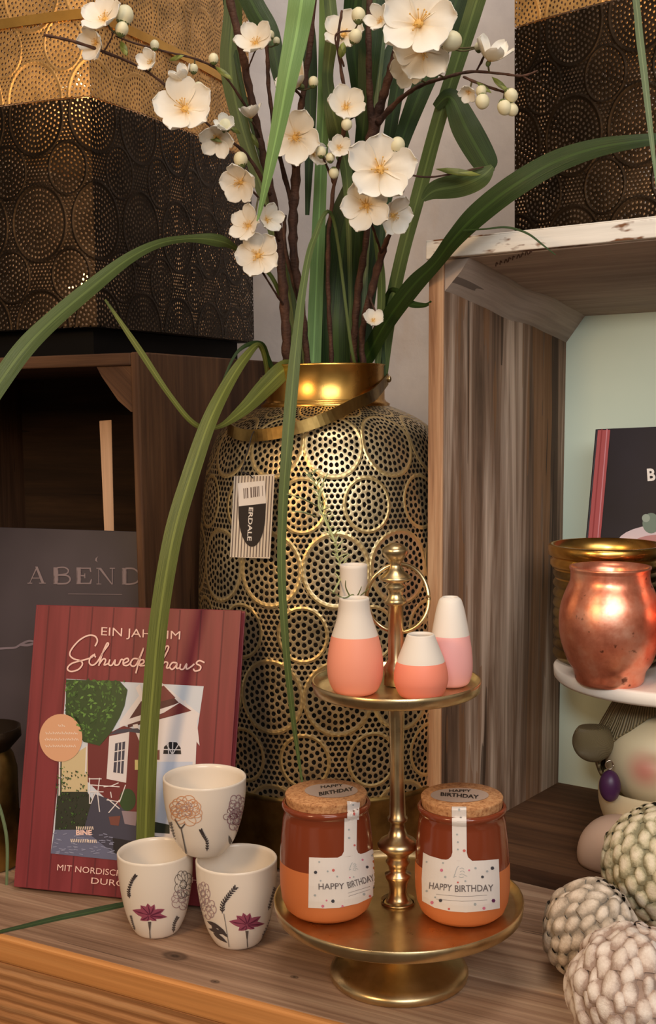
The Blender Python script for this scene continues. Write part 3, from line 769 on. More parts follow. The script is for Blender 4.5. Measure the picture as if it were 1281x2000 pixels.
def candle(cx, Y, label):
    c = D(cx, 1790, Y); c.z = ZL+.0005
    s_ = MPP(c+Vector((0, 0, .04)))
    k = thing('candle_jar', label, 'candle', c, 'happy birthday candles')
    # heights in px above the base centre (foreshortening of verticals ignored: looking 20 degrees down)
    q = 1/cos(radians(20))
    o = [(0, 0), (58, 0), (72, 3), (82, 12), (89, 30), (92, 55), (92.5, 85), (91, 120), (88, 155), (84, 190), (82, 203), (84, 206), (86, 210), (86.5, 214), (84, 218), (80, 219), (78, 214), (78, 190), (70, 186), (0, 186)]
    bm = NB(); lathe(bm, [(r*s_, z*s_*q*.94) for r, z in o], c, 72); j = obj('jar', bm, jarm, k)
    zl = 214*s_*q*.94
    bm = NB(); lathe(bm, [(0, zl-.004), (76*s_, zl-.004), (77*s_, zl), (79*s_, zl+.008), (79.5*s_, zl+.0095), (78*s_, zl+.0105), (0, zl+.0105)], c, 72); l_ = obj('cork_lid', bm, M['cork'], k)
    return k, j, l_, c, s_
def ornament(jb_, k_, x, y, s_):
    bm = NB()
    for L_ in ([(-18, 22), (-6, -14), (2, -20)], [(-20, 24), (-8, 20)], [(4, -10), (14, -14), (22, -8)], [(6, 2), (16, -2), (24, 4)], [(4, 14), (14, 10), (26, 16), (34, 20)], [(2, 22), (12, 24), (20, 22)]):
        art_stroke(bm, [Z6(x+a*s_, y+b*s_) for a, b in L_], .9, 0, 3)
    lay('ornament_print', bm, jb_, [confs[2]], k_, .0009, 5, maxcos=.02)
def confetti(bm, pts):
    for (x, y, r, mt) in pts: art_disc(bm, x, y, r, r, mt, 6, random.random())
Z6 = lambda x, y: (520+x/2.4635, 1480+y/2.464)
kl, jl, ll, cl, sl = candle(640, 1.090, 'left terracotta birthday candle with cork lid and confetti label on lower tray')
kr, jr, lr, cr_, sr = candle(903, 1.078, 'right terracotta birthday candle with cork lid and confetti label on lower tray')
jb = bvh_of(jl, ll); lb_ = bvh_of(ll)
bm = NB(); L6 = [(207, 478), (280, 481), (340, 480), (400, 474), (440, 466), (475, 456), (516, 434), (522, 560), (523, 655), (500, 672), (440, 700), (350, 720), (280, 724), (203, 720)]
art_add(bm, [Z6(*p) for p in L6]); art_add(bm, [Z6(*p) for p in ((340, 481), (362, 470), (372, 450), (375, 290), (388, 290), (388, 212), (448, 214), (443, 298), (434, 298), (432, 440), (440, 458), (460, 465))]); la = lay('label', bm, jb, [labelm], kl, .0006, 5, maxcos=.02)
bm = NB(); art_text(bm, 'HAPPY', Z6(252, 632), Z6(374, 629), 12, 0, .012); art_text(bm, 'BIRTHDAY', Z6(393, 627), Z6(517, 590), 13, 0, .012)
for yy in (560, 575): art_stroke(bm, [Z6(250+yy*.25, yy+90), Z6(495, yy+58)], .6, 0, 1)
lay('lettering', bm, jb, [txtm], kl, .0009, 5, maxcos=.02)
bm = NB(); confetti(bm, [(*Z6(x, y), r, m_) for x, y, r, m_ in ((255, 500, 2, 2), (238, 550, 3.4, 0), (322, 540, 3, 3), (482, 525, 3, 0), (340, 570, 2, 2), (295, 545, 2, 2), (460, 490, 2.2, 1), (505, 470, 2.2, 2), (235, 660, 2.5, 2), (320, 688, 3.6, 0), (290, 685, 2, 1), (272, 712, 3, 1), (365, 712, 2.4, 1), (467, 655, 2.8, 2), (495, 665, 2.6, 3), (400, 575, 1.6, 1), (418, 572, 1.6, 2), (420, 270, 2.6, 3), (415, 225, 2, 2), (395, 345, 2, 2), (396, 385, 2.4, 2), (422, 420, 2.2, 3), (262, 590, 1.8, 2), (515, 625, 2.4, 0))])
lay('confetti_print', bm, jb, confs, kl, .0009, 5, maxcos=.02)
bm = NB(); art_disc(bm, *Z6(312, 160), 52, 14, 0, 32); lay('lid_sticker', bm, lb_, [stick], kl, .0005, 8, maxcos=.05)
bm = NB(); art_text(bm, 'HAPPY', Z6(262, 150), Z6(370, 140), 5, 0, .02); art_text(bm, 'BIRTHDAY', Z6(255, 186), Z6(420, 160), 7, 0, .03); lay('lid_lettering', bm, lb_, [ink], kl, .0008, 6, maxcos=.05)
jb = bvh_of(jr, lr); lb_ = bvh_of(lr)
bm = NB(); R6 = [(757, 455), (790, 472), (845, 488), (925, 495), (990, 495), (1050, 493), (1116, 487), (1120, 600), (1121, 723), (1050, 735), (960, 743), (880, 737), (810, 720), (752, 688), (750, 580)]
art_add(bm, [Z6(*p) for p in R6]); art_add(bm, [Z6(*p) for p in ((860, 492), (878, 486), (890, 474), (896, 455), (893, 238), (962, 238), (964, 455), (970, 478), (992, 497))]); lay('label', bm, jb, [labelm], kr, .0006, 5, maxcos=.02)
bm = NB(); art_text(bm, 'HAPPY', Z6(785, 628), Z6(892, 640), 13, 0, .012); art_text(bm, 'BIRTHDAY', Z6(908, 644), Z6(1090, 640), 13.5, 0, .012)
for yy in (655, 678): art_stroke(bm, [Z6(820, yy), Z6(940, yy+10), Z6(1060, yy+4)], .6, 0, 3)
lay('lettering', bm, jb, [txtm], kr, .0009, 5, maxcos=.02)
bm = NB(); confetti(bm, [(*Z6(x, y), r, m_) for x, y, r, m_ in ((845, 540, 3.2, 1), (862, 572, 2.4, 2), (1085, 530, 3.6, 0), (1038, 572, 3, 0), (1005, 530, 2.4, 2), (1060, 545, 2.4, 2), (840, 685, 3.6, 0), (800, 695, 3.4, 1), (1090, 686, 3.8, 4), (1045, 722, 3.2, 1), (1003, 703, 3, 2), (775, 640, 2.4, 2), (852, 505, 2, 2), (922, 598, 2, 3), (957, 592, 2, 2), (880, 725, 2.4, 3), (815, 670, 2, 2), (952, 446, 3, 3), (922, 405, 2.2, 2), (918, 368, 2, 2), (936, 288, 2.6, 0), (928, 250, 2, 2), (775, 500, 2, 2), (922, 440, 2, 2), (975, 540, 2, 1))])
lay('confetti_print', bm, jb, confs, kr, .0009, 5, maxcos=.02)
bm = NB(); art_disc(bm, *Z6(930, 182), 57, 14, 0, 32); lay('lid_sticker', bm, lb_, [stick], kr, .0005, 8, maxcos=.05)
bm = NB(); art_text(bm, 'HAPPY', Z6(880, 168), Z6(985, 168), 5, 0, .02); art_text(bm, 'BIRTHDAY', Z6(838, 186), Z6(1022, 200), 7, 0, .03); lay('lid_lettering', bm, lb_, [ink], kr, .0008, 6, maxcos=.05)

ornament(bvh_of(jl, ll), kl, 412, 520, .8); ornament(bvh_of(jr, lr), kr, 925, 545, 1.2)

# ================================================================== MUGS
def mug(label, c, R, hgt, rb, lean=None):
    k = thing('porcelain_cup', label, 'cup', c, 'flower-printed porcelain cups')
    out = crom([(rb*.80, 0), (rb, .0035), (rb+(R-rb)*.42, hgt*.20), (rb+(R-rb)*.72, hgt*.42), (rb+(R-rb)*.90, hgt*.64), (R*.99, hgt*.82), (R, hgt)], 6)
    inn = [(R-.0009, hgt+.0010), (R-.0021, hgt+.0006), (R-.0028, hgt-.002)]+[(max(r-.003, .002), z+.001) for r, z in out[::-1] if z < hgt-.003 and z > .004]+[(rb*.5, .005), (0, .005)]
    bm = NB(); lathe(bm, [(0, .0015), (rb*.7, .0015), (rb*.76, 0)]+out+inn, c, 72, axis=lean)
    return k, obj('cup', bm, M['white_ceramic'], k)
mL = G(307, 1818); mR = G(465, 1838)
HM = D(307, 1662, mL.y).z
s1 = MPP(mL+Vector((0, 0, .06)))
kL, mugL = mug('left cup of the bottom pair, printed with a plum flower, beside the red book', mL, 73.5*s1, HM, 44*s1)
HM2 = D(467, 1677, mR.y).z
s2 = MPP(mR+Vector((0, 0, .06)))
kR, mugR = mug('right cup of the bottom pair, printed with a plum flower, next to the brass stand', mR, 79.5*s2, HM2, 47*s2)
zt = max(HM, HM2)+.0015
mT = D(400, 1660, (mL.y+mR.y)/2+.004); mT = Vector((mT.x, mT.y, zt))
s3 = MPP(mT+Vector((0, 0, .04))); HT = D(405, 1517, mT.y).z-zt
kT, mugT = mug('top cup standing across the two lower cups, printed with a peach carnation', mT, 81*s3, HT, 44*s3, lean=(.02, -.0, 1))
plum = plain('plum_print', srgb(158, 80, 104), .4); plumd = plain('dark_plum_print', srgb(104, 40, 66), .4); grey = plain('grey_print', srgb(96, 88, 84), .4); dgrey = plain('dark_grey_print', srgb(70, 62, 62), .4); peach = plain('peach_print', srgb(214, 158, 116), .4); mauve = plain('mauve_print', srgb(168, 138, 140), .4)
PM = [plum, plumd, grey, dgrey, peach, mauve]
C7 = lambda x, y: (200+x/3.371, 1460+y/3.371)
def petal(bm, x, y, tx, ty, w, mat, mat2):
    """pointed petal from base to tip in crop coordinates"""
    dx, dy = tx-x, ty-y; d = sqrt(dx*dx+dy*dy); nx, ny = -dy/d, dx/d
    P = [(x, y)]+[(x+dx*t_+nx*w*sin(pi*t_**.8), y+dy*t_+ny*w*sin(pi*t_**.8)) for t_ in (.2, .4, .6, .8)]+[(tx, ty)]+[(x+dx*t_-nx*w*sin(pi*t_**.8), y+dy*t_-ny*w*sin(pi*t_**.8)) for t_ in (.8, .6, .4, .2)]
    art_add(bm, [C7(*p) for p in P], mat)
def pstreak(bm, x, y, tx, ty, mat):
    art_stroke(bm, [C7(x, y), C7((x+tx)/2+3, (y+ty)/2), C7(x+(tx-x)*.9, y+(ty-y)*.9)], 1.3, mat, 3, True)
def plumflower(k, target, cx, cy, sc=1.0, rot=0):
    bm = NB(); b2 = NB()
    for a, L_, w in ((200, 120, 20), (232, 95, 22), (262, 90, 20), (292, 88, 18), (335, 110, 18), (5, 118, 15), (150, 70, 18), (40, 60, 16), (115, 45, 16)):
        a = radians(a+rot); tx, ty = cx+L_*cos(a)*sc, cy+L_*sin(a)*sc*.9
        petal(bm, cx, cy, tx, ty, w*sc*1.25, 0, 0)
        pstreak(b2, cx+5*cos(a), cy+5*sin(a), tx, ty, 1); pstreak(b2, cx+9*cos(a+.3), cy+9*sin(a+.3), cx+(tx-cx)*.8+4, cy+(ty-cy)*.8+6, 1)
    for dx_ in (-6, 2, 8): art_stroke(b2, [C7(cx+dx_, cy+40), C7(cx+2, cy+95)], 2.2, 2, 1)
    art_stroke(b2, [C7(cx+2, cy+80), C7(cx+3, cy+120), C7(cx+8, cy+170)], 1.8, 2, 3)
    lay('flower_print', bm, target, PM, k, .0003, 5); lay('flower_lines', b2, target, PM, k, .0005, 5)
def leafprint(bm, pts, w, n=7, mat=2):
    art_stroke(bm, [C7(*p) for p in pts], 1.4, mat, 3)
    P = crom(pts, 4)
    for i in range(1, len(P)):
        for s_ in (-1, 1):
            a = atan2(P[i][1]-P[i-1][1], P[i][0]-P[i-1][0])+s_*.7
            art_stroke(bm, [C7(*P[i]), C7(P[i][0]+w*cos(a)*.6, P[i][1]+w*sin(a)*.6), C7(P[i][0]+w*cos(a), P[i][1]+w*sin(a))], 2.6, mat, 2, True)
class Motifs:
    def __init__(s, k, target): s.k, s.t = k, target
    def leaf(s, *a, **kw):
        bm = NB(); leafprint(bm, *a, **kw); lay('leaf_print', bm, s.t, PM, s.k, .0005, 5)
    def flower(s, *sets, stems=()):
        bm = NB()
        for a in sets: ruffled(bm, *a)
        for pts, w in stems: art_stroke(bm, [C7(*p) for p in pts], w, 2, 4)
        lay('flower_outline', bm, s.t, PM, s.k, .0005, 5)
    def broad(s, L, w=13):
        bm = NB()
        for (a, b, c, d) in L: petal(bm, a, b, c, d, w, 3, 3)
        lay('broad_leaf_print', bm, s.t, PM, s.k, .0006, 5)
def ruffled(bm, cx, cy, rx, ry, mat, n=9, lw=1.1, seed=1):
    rnd = random.Random(seed)
    for k in range(n):
        a = 2*pi*k/n+rnd.uniform(-.2, .2); px, py = cx+rx*.62*cos(a), cy+ry*.62*sin(a); r = rnd.uniform(.30, .42)
        P = [(px+rx*r*cos(a-1.9+j*.63), py+ry*r*sin(a-1.9+j*.63)) for j in range(7)]
        art_stroke(bm, [C7(*p) for p in P], lw, mat, 4)
        art_stroke(bm, [C7(cx+rx*.15*cos(a), cy+ry*.15*sin(a)), C7(cx+rx*.4*cos(a+.25), cy+ry*.4*sin(a+.25)), C7(px, py)], lw*.8, mat, 3)
    for k in range(n//2+1):
        a = rnd.uniform(0, 6.28); P = [(cx+rx*.3*cos(a+j*.7)*(1+.2*j*.3), cy+ry*.3*sin(a+j*.7)) for j in range(5)]
        art_stroke(bm, [C7(*p) for p in P], lw, mat, 4)
tL, tR, tT = bvh_of(mugL), bvh_of(mugR), bvh_of(mugT)
plumflower(kL, tL, 310, 1105, 1.0); plumflower(kR, tR, 950, 1165, 1.0, -8)
q = Motifs(kL, tL)
q.leaf([(180, 990), (176, 940), (195, 880), (218, 845)], 16, mat=3); q.leaf([(465, 1215), (472, 1160), (490, 1120)], 15, mat=2); q.leaf([(215, 1200), (200, 1150), (190, 1110)], 8, mat=2)
q.flower((530, 900, 62, 95, 2, 9, 1.1, 3), (520, 1000, 70, 70, 5, 8, 1.2, 4))
q = Motifs(kR, tR)
q.leaf([(790, 1090), (795, 1030), (830, 975), (872, 925)], 24, mat=3)
q.flower((665, 960, 45, 80, 5, 8, 1.2, 5), (700, 1060, 50, 70, 5, 7, 1.2, 6), stems=[([(800, 1090), (815, 1180), (835, 1310)], 1.0)])
q.broad(((690, 1140, 800, 1200), (700, 1190, 825, 1230), (720, 1160, 780, 1260), (730, 1215, 825, 1285), (760, 1175, 828, 1250)))
q.leaf([(1050, 1250), (1085, 1180), (1110, 1120)], 14, mat=2); q.leaf([(1090, 1070), (1110, 1000), (1130, 930)], 14, mat=2)
q = Motifs(kT, tT)
q.flower((545, 395, 100, 82, 4, 11, 1.4, 8), (555, 430, 105, 90, 4, 9, 1.1, 9), (540, 400, 60, 55, 5, 7, 1.0, 10), stems=[([(518, 520), (535, 600), (552, 690), (562, 760)], 2.2), ([(480, 470), (515, 530)], 2.4), ([(545, 500), (522, 530)], 2.4)])
q.leaf([(478, 640), (468, 570), (452, 500)], 14, mat=2); q.leaf([(688, 680), (688, 620), (665, 575), (650, 545)], 16, mat=3)
q.flower((885, 380, 55, 75, 5, 9, 1.8, 11), (880, 480, 60, 70, 5, 8, 1.8, 12), (860, 450, 70, 60, 1, 6, 1.0, 13))
q.broad(((860, 680, 752, 735), (855, 640, 790, 700), (850, 650, 830, 575), (860, 690, 800, 720)), 11)

# ================================================================== BOOKS
def book(name, label, corners, depths, th, cover, pages, spine_label=None, group=None, fix=2):
    """corners: px of front cover tl, tr, br, bl ; spine on the left side"""
    P = [D(c[0], c[1], d_) for c, d_ in zip(corners, depths)]; planar(P, corners, fix)
    n_ = (P[1]-P[0]).cross(P[3]-P[0]).normalized()
    if n_.dot(P[0]-CAM) < 0: n_ = -n_
    b = thing(name, label, 'book', P[3], group)
    def board(nm, pts, t0, t1, mat, lb=None):
        q = [pts[3]+n_*t0, pts[0]+n_*t0, pts[3]+n_*t1, pts[0]+n_*t1, pts[2]+n_*t0, pts[1]+n_*t0, pts[2]+n_*t1, pts[1]+n_*t1]
        bm = NB(); hexa(bm, q, 0, (0, 0), 0); bmesh.ops.recalc_face_normals(bm, faces=bm.faces[:])
        o_ = obj(nm, bm, mat, b, smooth=False, label=lb); bevel(o_, .0006); return o_
    fc = board('front_cover', P, 0, .0025, cover)
    board('back_cover', P, th-.0025, th, cover)
    u = (P[1]-P[0]).normalized(); v = (P[3]-P[0]).normalized()
    q = [P[0]+u*.003+v*.004, P[1]-u*.004+v*.004, P[2]-u*.004-v*.004, P[3]+u*.003-v*.004]
    board('page_block', q, .0027, th-.0027, pages)
    s_ = [P[0]-u*.0025, P[0]+u*.0004, P[3]+u*.0004, P[3]-u*.0025]
    board('spine', s_, .0004, th-.0004, cover)
    return b, fc, P, n_
pages = plain('book_pages', srgb(222, 208, 190), .8)
rr = srgb(128, 48, 56)
redc = NT('red_board_cover'); redc.set(Base_Color=redc.ramp(redc.noise(redc.map(redc.uv(), (40, 3, 1)), 2, 3), [(.35, srgb(116, 38, 46)), (.65, srgb(132, 48, 56))]), Roughness=.45); redc = redc.m
redl = plain('dark_red_groove', srgb(96, 30, 40), .5); pinkink = plain('cream_pink_ink', srgb(244, 206, 196), .5)
RC = [(74, 1181), (471, 1192), (432, 1775), (30, 1732)]
gl = G(30, 1732, .005); gr = G(432, 1775, .005)
rb, rcov, RP, rn_ = book('hardcover_book', 'red hardcover garden-house book leaning beside the cups, against the brown crate', RC, [1.40, 1.385, gr.y, gl.y], .016, redc, pages, fix=1)
rt = bvh_of(rcov)
def bil(u, v):   # cover fraction -> photo pixel (projective enough)
    a = (RC[0][0]+(RC[1][0]-RC[0][0])*u, RC[0][1]+(RC[1][1]-RC[0][1])*u); b_ = (RC[3][0]+(RC[2][0]-RC[3][0])*u, RC[3][1]+(RC[2][1]-RC[3][1])*u)
    return (a[0]+(b_[0]-a[0])*v, a[1]+(b_[1]-a[1])*v)
bm = NB()
for u_ in (.055, .16, .27, .375, .485, .595, .70, .805, .915): art_stroke(bm, [bil(u_, .003), bil(u_, .997)], 2.6, 0, 1)
lay('cover_grooves', bm, rt, [redl], rb, .0002, 120)
Z4 = lambda x, y: (x/2.562, 1160+y/2.562)
def A4(bm, pts, mat): art_add(bm, [Z4(*p) for p in pts], mat)
cols = dict(sky=srgb(206, 214, 226), roofw=srgb(222, 216, 220), red=srgb(112, 44, 48), redd=srgb(78, 32, 38), white=srgb(226, 220, 222), door=srgb(196, 206, 228), leaf=srgb(70, 108, 48), leaf2=srgb(104, 148, 70), leaf3=srgb(48, 74, 38), dark=srgb(44, 50, 40), pave=srgb(104, 108, 136), pave2=srgb(140, 144, 172), black=srgb(34, 32, 38), pot=srgb(150, 132, 140), terr=srgb(120, 70, 62), wallc=srgb(208, 190, 150), dim=srgb(66, 66, 84), yel=srgb(214, 206, 140))
CN = list(cols); PMATS = [plain('picture_'+k, v, .4) for k, v in cols.items()]; ci = {k: i for i, k in enumerate(CN)}
bm = NB()
A4(bm, [(333, 425), (1020, 462), (965, 840), (965, 1360), (255, 1298), (300, 860)], ci['sky'])
lay('cover_picture', bm, rt, PMATS, rb, .0004, 20)
bm = NB()
A4(bm, [(255, 1298), (965, 1372), (965, 1100), (560, 1040), (275, 1180)], ci['pave'])
A4(bm, [(275, 1180), (300, 820), (400, 800), (420, 960), (480, 1060), (420, 1180)], ci['dark'])
A4(bm, [(310, 840), (440, 760), (440, 990), (310, 990)], ci['wallc'])
A4(bm, [(440, 745), (560, 690), (620, 660), (720, 690), (720, 1160), (600, 1090), (440, 940)], ci['red'])
A4(bm, [(470, 1000), (560, 1030), (700, 1140), (690, 1340), (560, 1290), (420, 1180)], ci['dim'])
A4(bm, [(720, 470), (800, 445), (1000, 600), (985, 640), (700, 640)], ci['white'])
A4(bm, [(640, 610), (720, 480), (800, 445), (940, 590), (640, 670)], ci['redd'])
A4(bm, [(770, 640), (990, 590), (965, 1230), (770, 1210)], ci['white'])
A4(bm, [(775, 840), (965, 840), (965, 1190), (775, 1150)], ci['door'])
A4(bm, [(775, 1140), (850, 1155), (850, 1200), (775, 1195)], ci['dark'])
A4(bm, [(548, 712), (648, 690), (632, 945), (534, 925)], ci['white'])
lay('picture_house', bm, rt, PMATS, rb, .0006, 20)
bm = NB()
for p in ([(600, 640), (730, 465), (745, 480), (625, 660)], [(790, 440), (805, 440), (985, 590), (960, 600)], [(600, 640), (870, 555), (930, 530), (935, 548), (880, 575), (600, 668)], [(680, 470), (720, 560), (735, 550), (700, 450)], [(665, 655), (700, 740), (712, 730), (690, 650)], [(985, 620), (1000, 760), (985, 740), (975, 640)]): A4(bm, p, ci['white'])
A4(bm, [(780, 545), (800, 470), (820, 458), (880, 520)], ci['red']); A4(bm, [(780, 620), (900, 545), (960, 585), (785, 628)], ci['red']); A4(bm, [(545, 705), (590, 678), (690, 672), (725, 700), (650, 690)], ci['dim'])
A4(bm, [(578, 748), (628, 738), (618, 900), (568, 892)], ci['dim'])
A4(bm, [(818, 800), (822, 765), (850, 740), (885, 742), (905, 770), (908, 802)], ci['black'])
A4(bm, [(610, 1085), (690, 1090), (680, 1160), (625, 1150)], ci['pot']); A4(bm, [(545, 1115), (605, 1110), (595, 1160), (555, 1155)], ci['terr']); A4(bm, [(565, 1220), (690, 1240), (690, 1330), (570, 1295)], ci['black'])
A4(bm, [(676, 830), (692, 830), (692, 880), (676, 880)], ci['yel']); A4(bm, [(765, 785), (800, 780), (800, 830), (770, 830)], ci['terr'])
art_disc(bm, *Z4(640, 1030), 16, 22, ci['leaf3'])
for w_ in ((436, 760, 430, 900), (300, 840, 298, 1010)): art_stroke(bm, [Z4(w_[0], w_[1]), Z4(w_[2], w_[3])], 3, ci['white'], 1)
for p in ([(845, 800), (842, 745)], [(862, 800), (835, 752)], [(866, 800), (895, 752)], [(864, 800), (866, 742)], [(820, 778), (905, 780)], [(594, 748), (586, 895)], [(612, 742), (604, 897)], [(572, 790), (625, 780)], [(570, 840), (622, 832)],
          [(445, 925), (510, 925)], [(445, 955), (600, 965)], [(450, 990), (520, 990)], [(450, 920), (450, 1050)], [(500, 920), (490, 1000), (500, 1090)], [(455, 1050), (480, 990)], [(630, 955), (600, 1040), (535, 1030)], [(540, 1025), (600, 1075)], [(600, 1030), (545, 1095)], [(520, 965), (560, 960), (595, 945)], [(555, 990), (560, 1020)], [(690, 1150), (690, 1200)], [(505, 640), (505, 655)]):
    art_stroke(bm, [Z4(*q) for q in p], 1.9, ci['white'], 1)
rnd = random.Random(5)
for _ in range(60):
    x, y = rnd.uniform(265, 560), rnd.uniform(1195, 1300)
    art_stroke(bm, [Z4(x, y), Z4(x+20, y+rnd.uniform(-6, 6))], 1.6, ci['pave2'], 1)
lay('picture_details', bm, rt, PMATS, rb, .0008, 12)
bm = NB()
A4(bm, [(333, 428), (600, 436), (640, 480), (625, 560), (600, 620), (560, 690), (500, 760), (420, 740), (400, 620), (330, 600)], ci['leaf3'])
lay('picture_tree', bm, rt, PMATS, rb, .0010, 20)
bm = NB()
for _ in range(330):
    x, y = rnd.uniform(335, 630), rnd.uniform(432, 745)
    if x > 600-(y-560)*.6 and y > 560: continue
    if x < 335+(y-600)*.8 and y > 600: continue
    a = rnd.uniform(0, 3.14); L_ = rnd.uniform(7, 15)
    A4(bm, [(x-L_*cos(a), y-L_*sin(a)), (x+L_*.45*sin(a), y-L_*.45*cos(a)), (x+L_*cos(a), y+L_*sin(a)), (x-L_*.45*sin(a), y+L_*.45*cos(a))], ci[rnd.choice(('leaf', 'leaf', 'leaf2', 'leaf3'))])
for _ in range(110):
    x, y = rnd.uniform(280, 440), rnd.uniform(870, 1170)
    A4(bm, [(x, y), (x+9, y+4), (x+4, y+12)], ci[rnd.choice(('leaf3', 'leaf', 'dark'))])
for _ in range(25):
    x, y = rnd.uniform(285, 330), rnd.uniform(850, 1000)
    A4(bm, [(x, y), (x+6, y+4), (x+2, y+8)], ci[rnd.choice(('leaf2', 'white', 'leaf'))])
lay('picture_leaves', bm, rt, PMATS, rb, .0012, 20)
bm = NB(); art_disc(bm, *Z4(307, 720), 42, 46.5, 0, 40); lay('round_badge', bm, rt, [plain('badge_peach', srgb(220, 168, 132), .5)], rb, .0013, 20, label='round peach badge')
bm = NB()
art_text(bm, 'EIN JAHR IM', Z4(508, 207), Z4(903, 228), 17, 0, .0, 1.0)
SW = [[(478, 262), (490, 235), (478, 212), (445, 208), (400, 232), (362, 275), (352, 305), (372, 325), (405, 335), (415, 352), (395, 378), (358, 388), (340, 374), (362, 348), (425, 330), (460, 318), (478, 300)],
      [(482, 318), (472, 306), (455, 320), (450, 345), (466, 357), (490, 340), (520, 290), (545, 255), (538, 248), (515, 300), (497, 360)], [(500, 350), (520, 325), (532, 332), (524, 356), (545, 348)],
      [(553, 328), (547, 352), (562, 357), (580, 330), (577, 354), (596, 354), (610, 328), (625, 335)], [(622, 348), (645, 336), (640, 322), (622, 332), (620, 354), (640, 358), (660, 342)],
      [(692, 325), (670, 325), (655, 348), (667, 362), (688, 348), (722, 270), (700, 330), (682, 398)], [(700, 355), (722, 345), (720, 330), (704, 334), (702, 358), (730, 358)],
      [(742, 336), (738, 365), (757, 336), (772, 340), (768, 366), (792, 352)], [(800, 360), (838, 290), (846, 265), (832, 266), (815, 320), (800, 386)], [(806, 372), (826, 342), (842, 346), (836, 370), (852, 368)],
      [(888, 346), (866, 344), (852, 364), (864, 378), (882, 362), (889, 346), (886, 372), (902, 370)], [(906, 350), (903, 374), (920, 376), (936, 350), (935, 376), (956, 366), (975, 350)], [(1026, 344), (1000, 334), (985, 348), (1006, 362), (1002, 380), (978, 386), (970, 374)]]
for s_ in SW: art_stroke(bm, [Z4(*p) for p in s_], 3.0, 0, 5)
art_text(bm, 'MIT NORDISCHEM LEBENSGEFÜHL', Z4(288, 1382), Z4(1015, 1450), 12.5, 0, .0); art_text(bm, 'DURCHS JAHR', Z4(458, 1448), Z4(850, 1487), 12.5, 0, .0)
art_text(bm, 'BINE', Z4(383, 1205), Z4(462, 1205), 9.5, 0, .04)
lay('lettering', bm, rt, [pinkink], rb, .0013, 20)
bm = NB()
for (x0, x1, y) in ((385, 470, 1170), (358, 390, 1232), (394, 440, 1234), (446, 485, 1236)):
    x = x0
    while x < x1: art_stroke(bm, [Z4(x, y-7), Z4(x+3, y+9)], 1.8, 0, 1); x += 9
for (x0, x1, y) in ((295, 325, 660), (232, 390, 697), (228, 392, 728), (232, 385, 762)):
    x = x0
    while x < x1: art_stroke(bm, [Z4(x, y-5+3*sin(x)), Z4(x+6, y+5)], 1.4, 0, 1); x += 9
lay('small_print', bm, rt, [plain('pale_print', srgb(240, 222, 206), .5)], rb, .0015, 20)

# dark evening book inside the crate
greyc = NT('slate_cover'); greyc.set(Base_Color=greyc.ramp(greyc.noise(greyc.oc(), 4, 3), [(.35, srgb(54, 48, 54)), (.65, srgb(84, 76, 82))]), Roughness=.32); greyc = greyc.m
bk, bcov, BP, bn = book('hardcover_book', 'dark slate-grey evening book standing in the brown crate behind the red book', [(-62, 1028), (296, 1039), (300, 1598), (-80, 1570)], [1.585, 1.515, 1.475, 1.545], .02, greyc, pages)
bt = bvh_of(bcov)
A3 = lambda x, y: (x/4.27, 1000+y/4.27)
bm = NB()
def A3p(*pts): art_add(bm, [A3(*p) for p in pts])
# serif capitals A B E N D
A3p((296, 455), (316, 455), (372, 590), (348, 590)); A3p((248, 590), (254, 590), (312, 470), (306, 458)); A3p((274, 548), (332, 548), (334, 554), (272, 554))
A3p((232, 590), (272, 590), (272, 597), (232, 597)); A3p((328, 590), (385, 590), (385, 597), (328, 597))
def serif_stem(x, w, y0=462, y1=600): A3p((x-10, y0), (x+w+8, y0), (x+w+8, y0+7), (x+w, y0+7), (x+w, y1-7), (x+w+8, y1-7), (x+w+8, y1), (x-10, y1), (x-10, y1-7), (x, y1-7), (x, y0+7), (x-10, y0+7))
serif_stem(458, 24); art_stroke(bm, [A3(480, 464), A3(540, 462), A3(572, 485), A3(555, 515), A3(482, 525)], 2.6, 0, 6); art_stroke(bm, [A3(482, 525), A3(560, 530), A3(588, 560), A3(560, 594), A3(480, 598)], 3.0, 0, 6)
serif_stem(650, 22); A3p((670, 464), (762, 464), (765, 500), (755, 500), (748, 473), (670, 473)); A3p((670, 526), (705, 526), (708, 512), (714, 512), (714, 552), (708, 552), (705, 536), (670, 536)); A3p((670, 590), (748, 590), (762, 560), (770, 560), (764, 600), (670, 600))
A3p((822, 466), (846, 466), (944, 604), (932, 604)); A3p((824, 474), (831, 474), (831, 598), (824, 598)); A3p((937, 470), (944, 470), (944, 604), (937, 596))
A3p((806, 466), (826, 466), (826, 473), (806, 473)); A3p((808, 597), (848, 597), (848, 603), (808, 603)); A3p((918, 466), (962, 466), (962, 473), (918, 473))
serif_stem(1030, 22, 468, 604); art_stroke(bm, [A3(1050, 470), A3(1120, 474), A3(1165, 520), A3(1150, 580), A3(1100, 600), A3(1050, 602)], 3.2, 0, 6)
A3p((822, 368), (800, 385), (795, 405), (818, 420), (810, 402), (812, 386))
art_stroke(bm, [A3(570, 682), A3(1020, 688)], 1.0, 0, 1)
lay('lettering', bm, bt, [plain('silver_print', srgb(140, 124, 128), .5)], bk, .0008, 8)
bm = NB()
art_stroke(bm, [A3(-20, 1140), A3(60, 1135), A3(130, 1130), A3(180, 1100), A3(240, 1075), A3(290, 1080)], 4, 0, 4); art_stroke(bm, [A3(170, 1105), A3(230, 1110), A3(290, 1095)], 5, 0, 3)
lay('picture_ridge', bm, bt, [plain('mist_print', srgb(128, 116, 128), .5)], bk, .0006, 20)

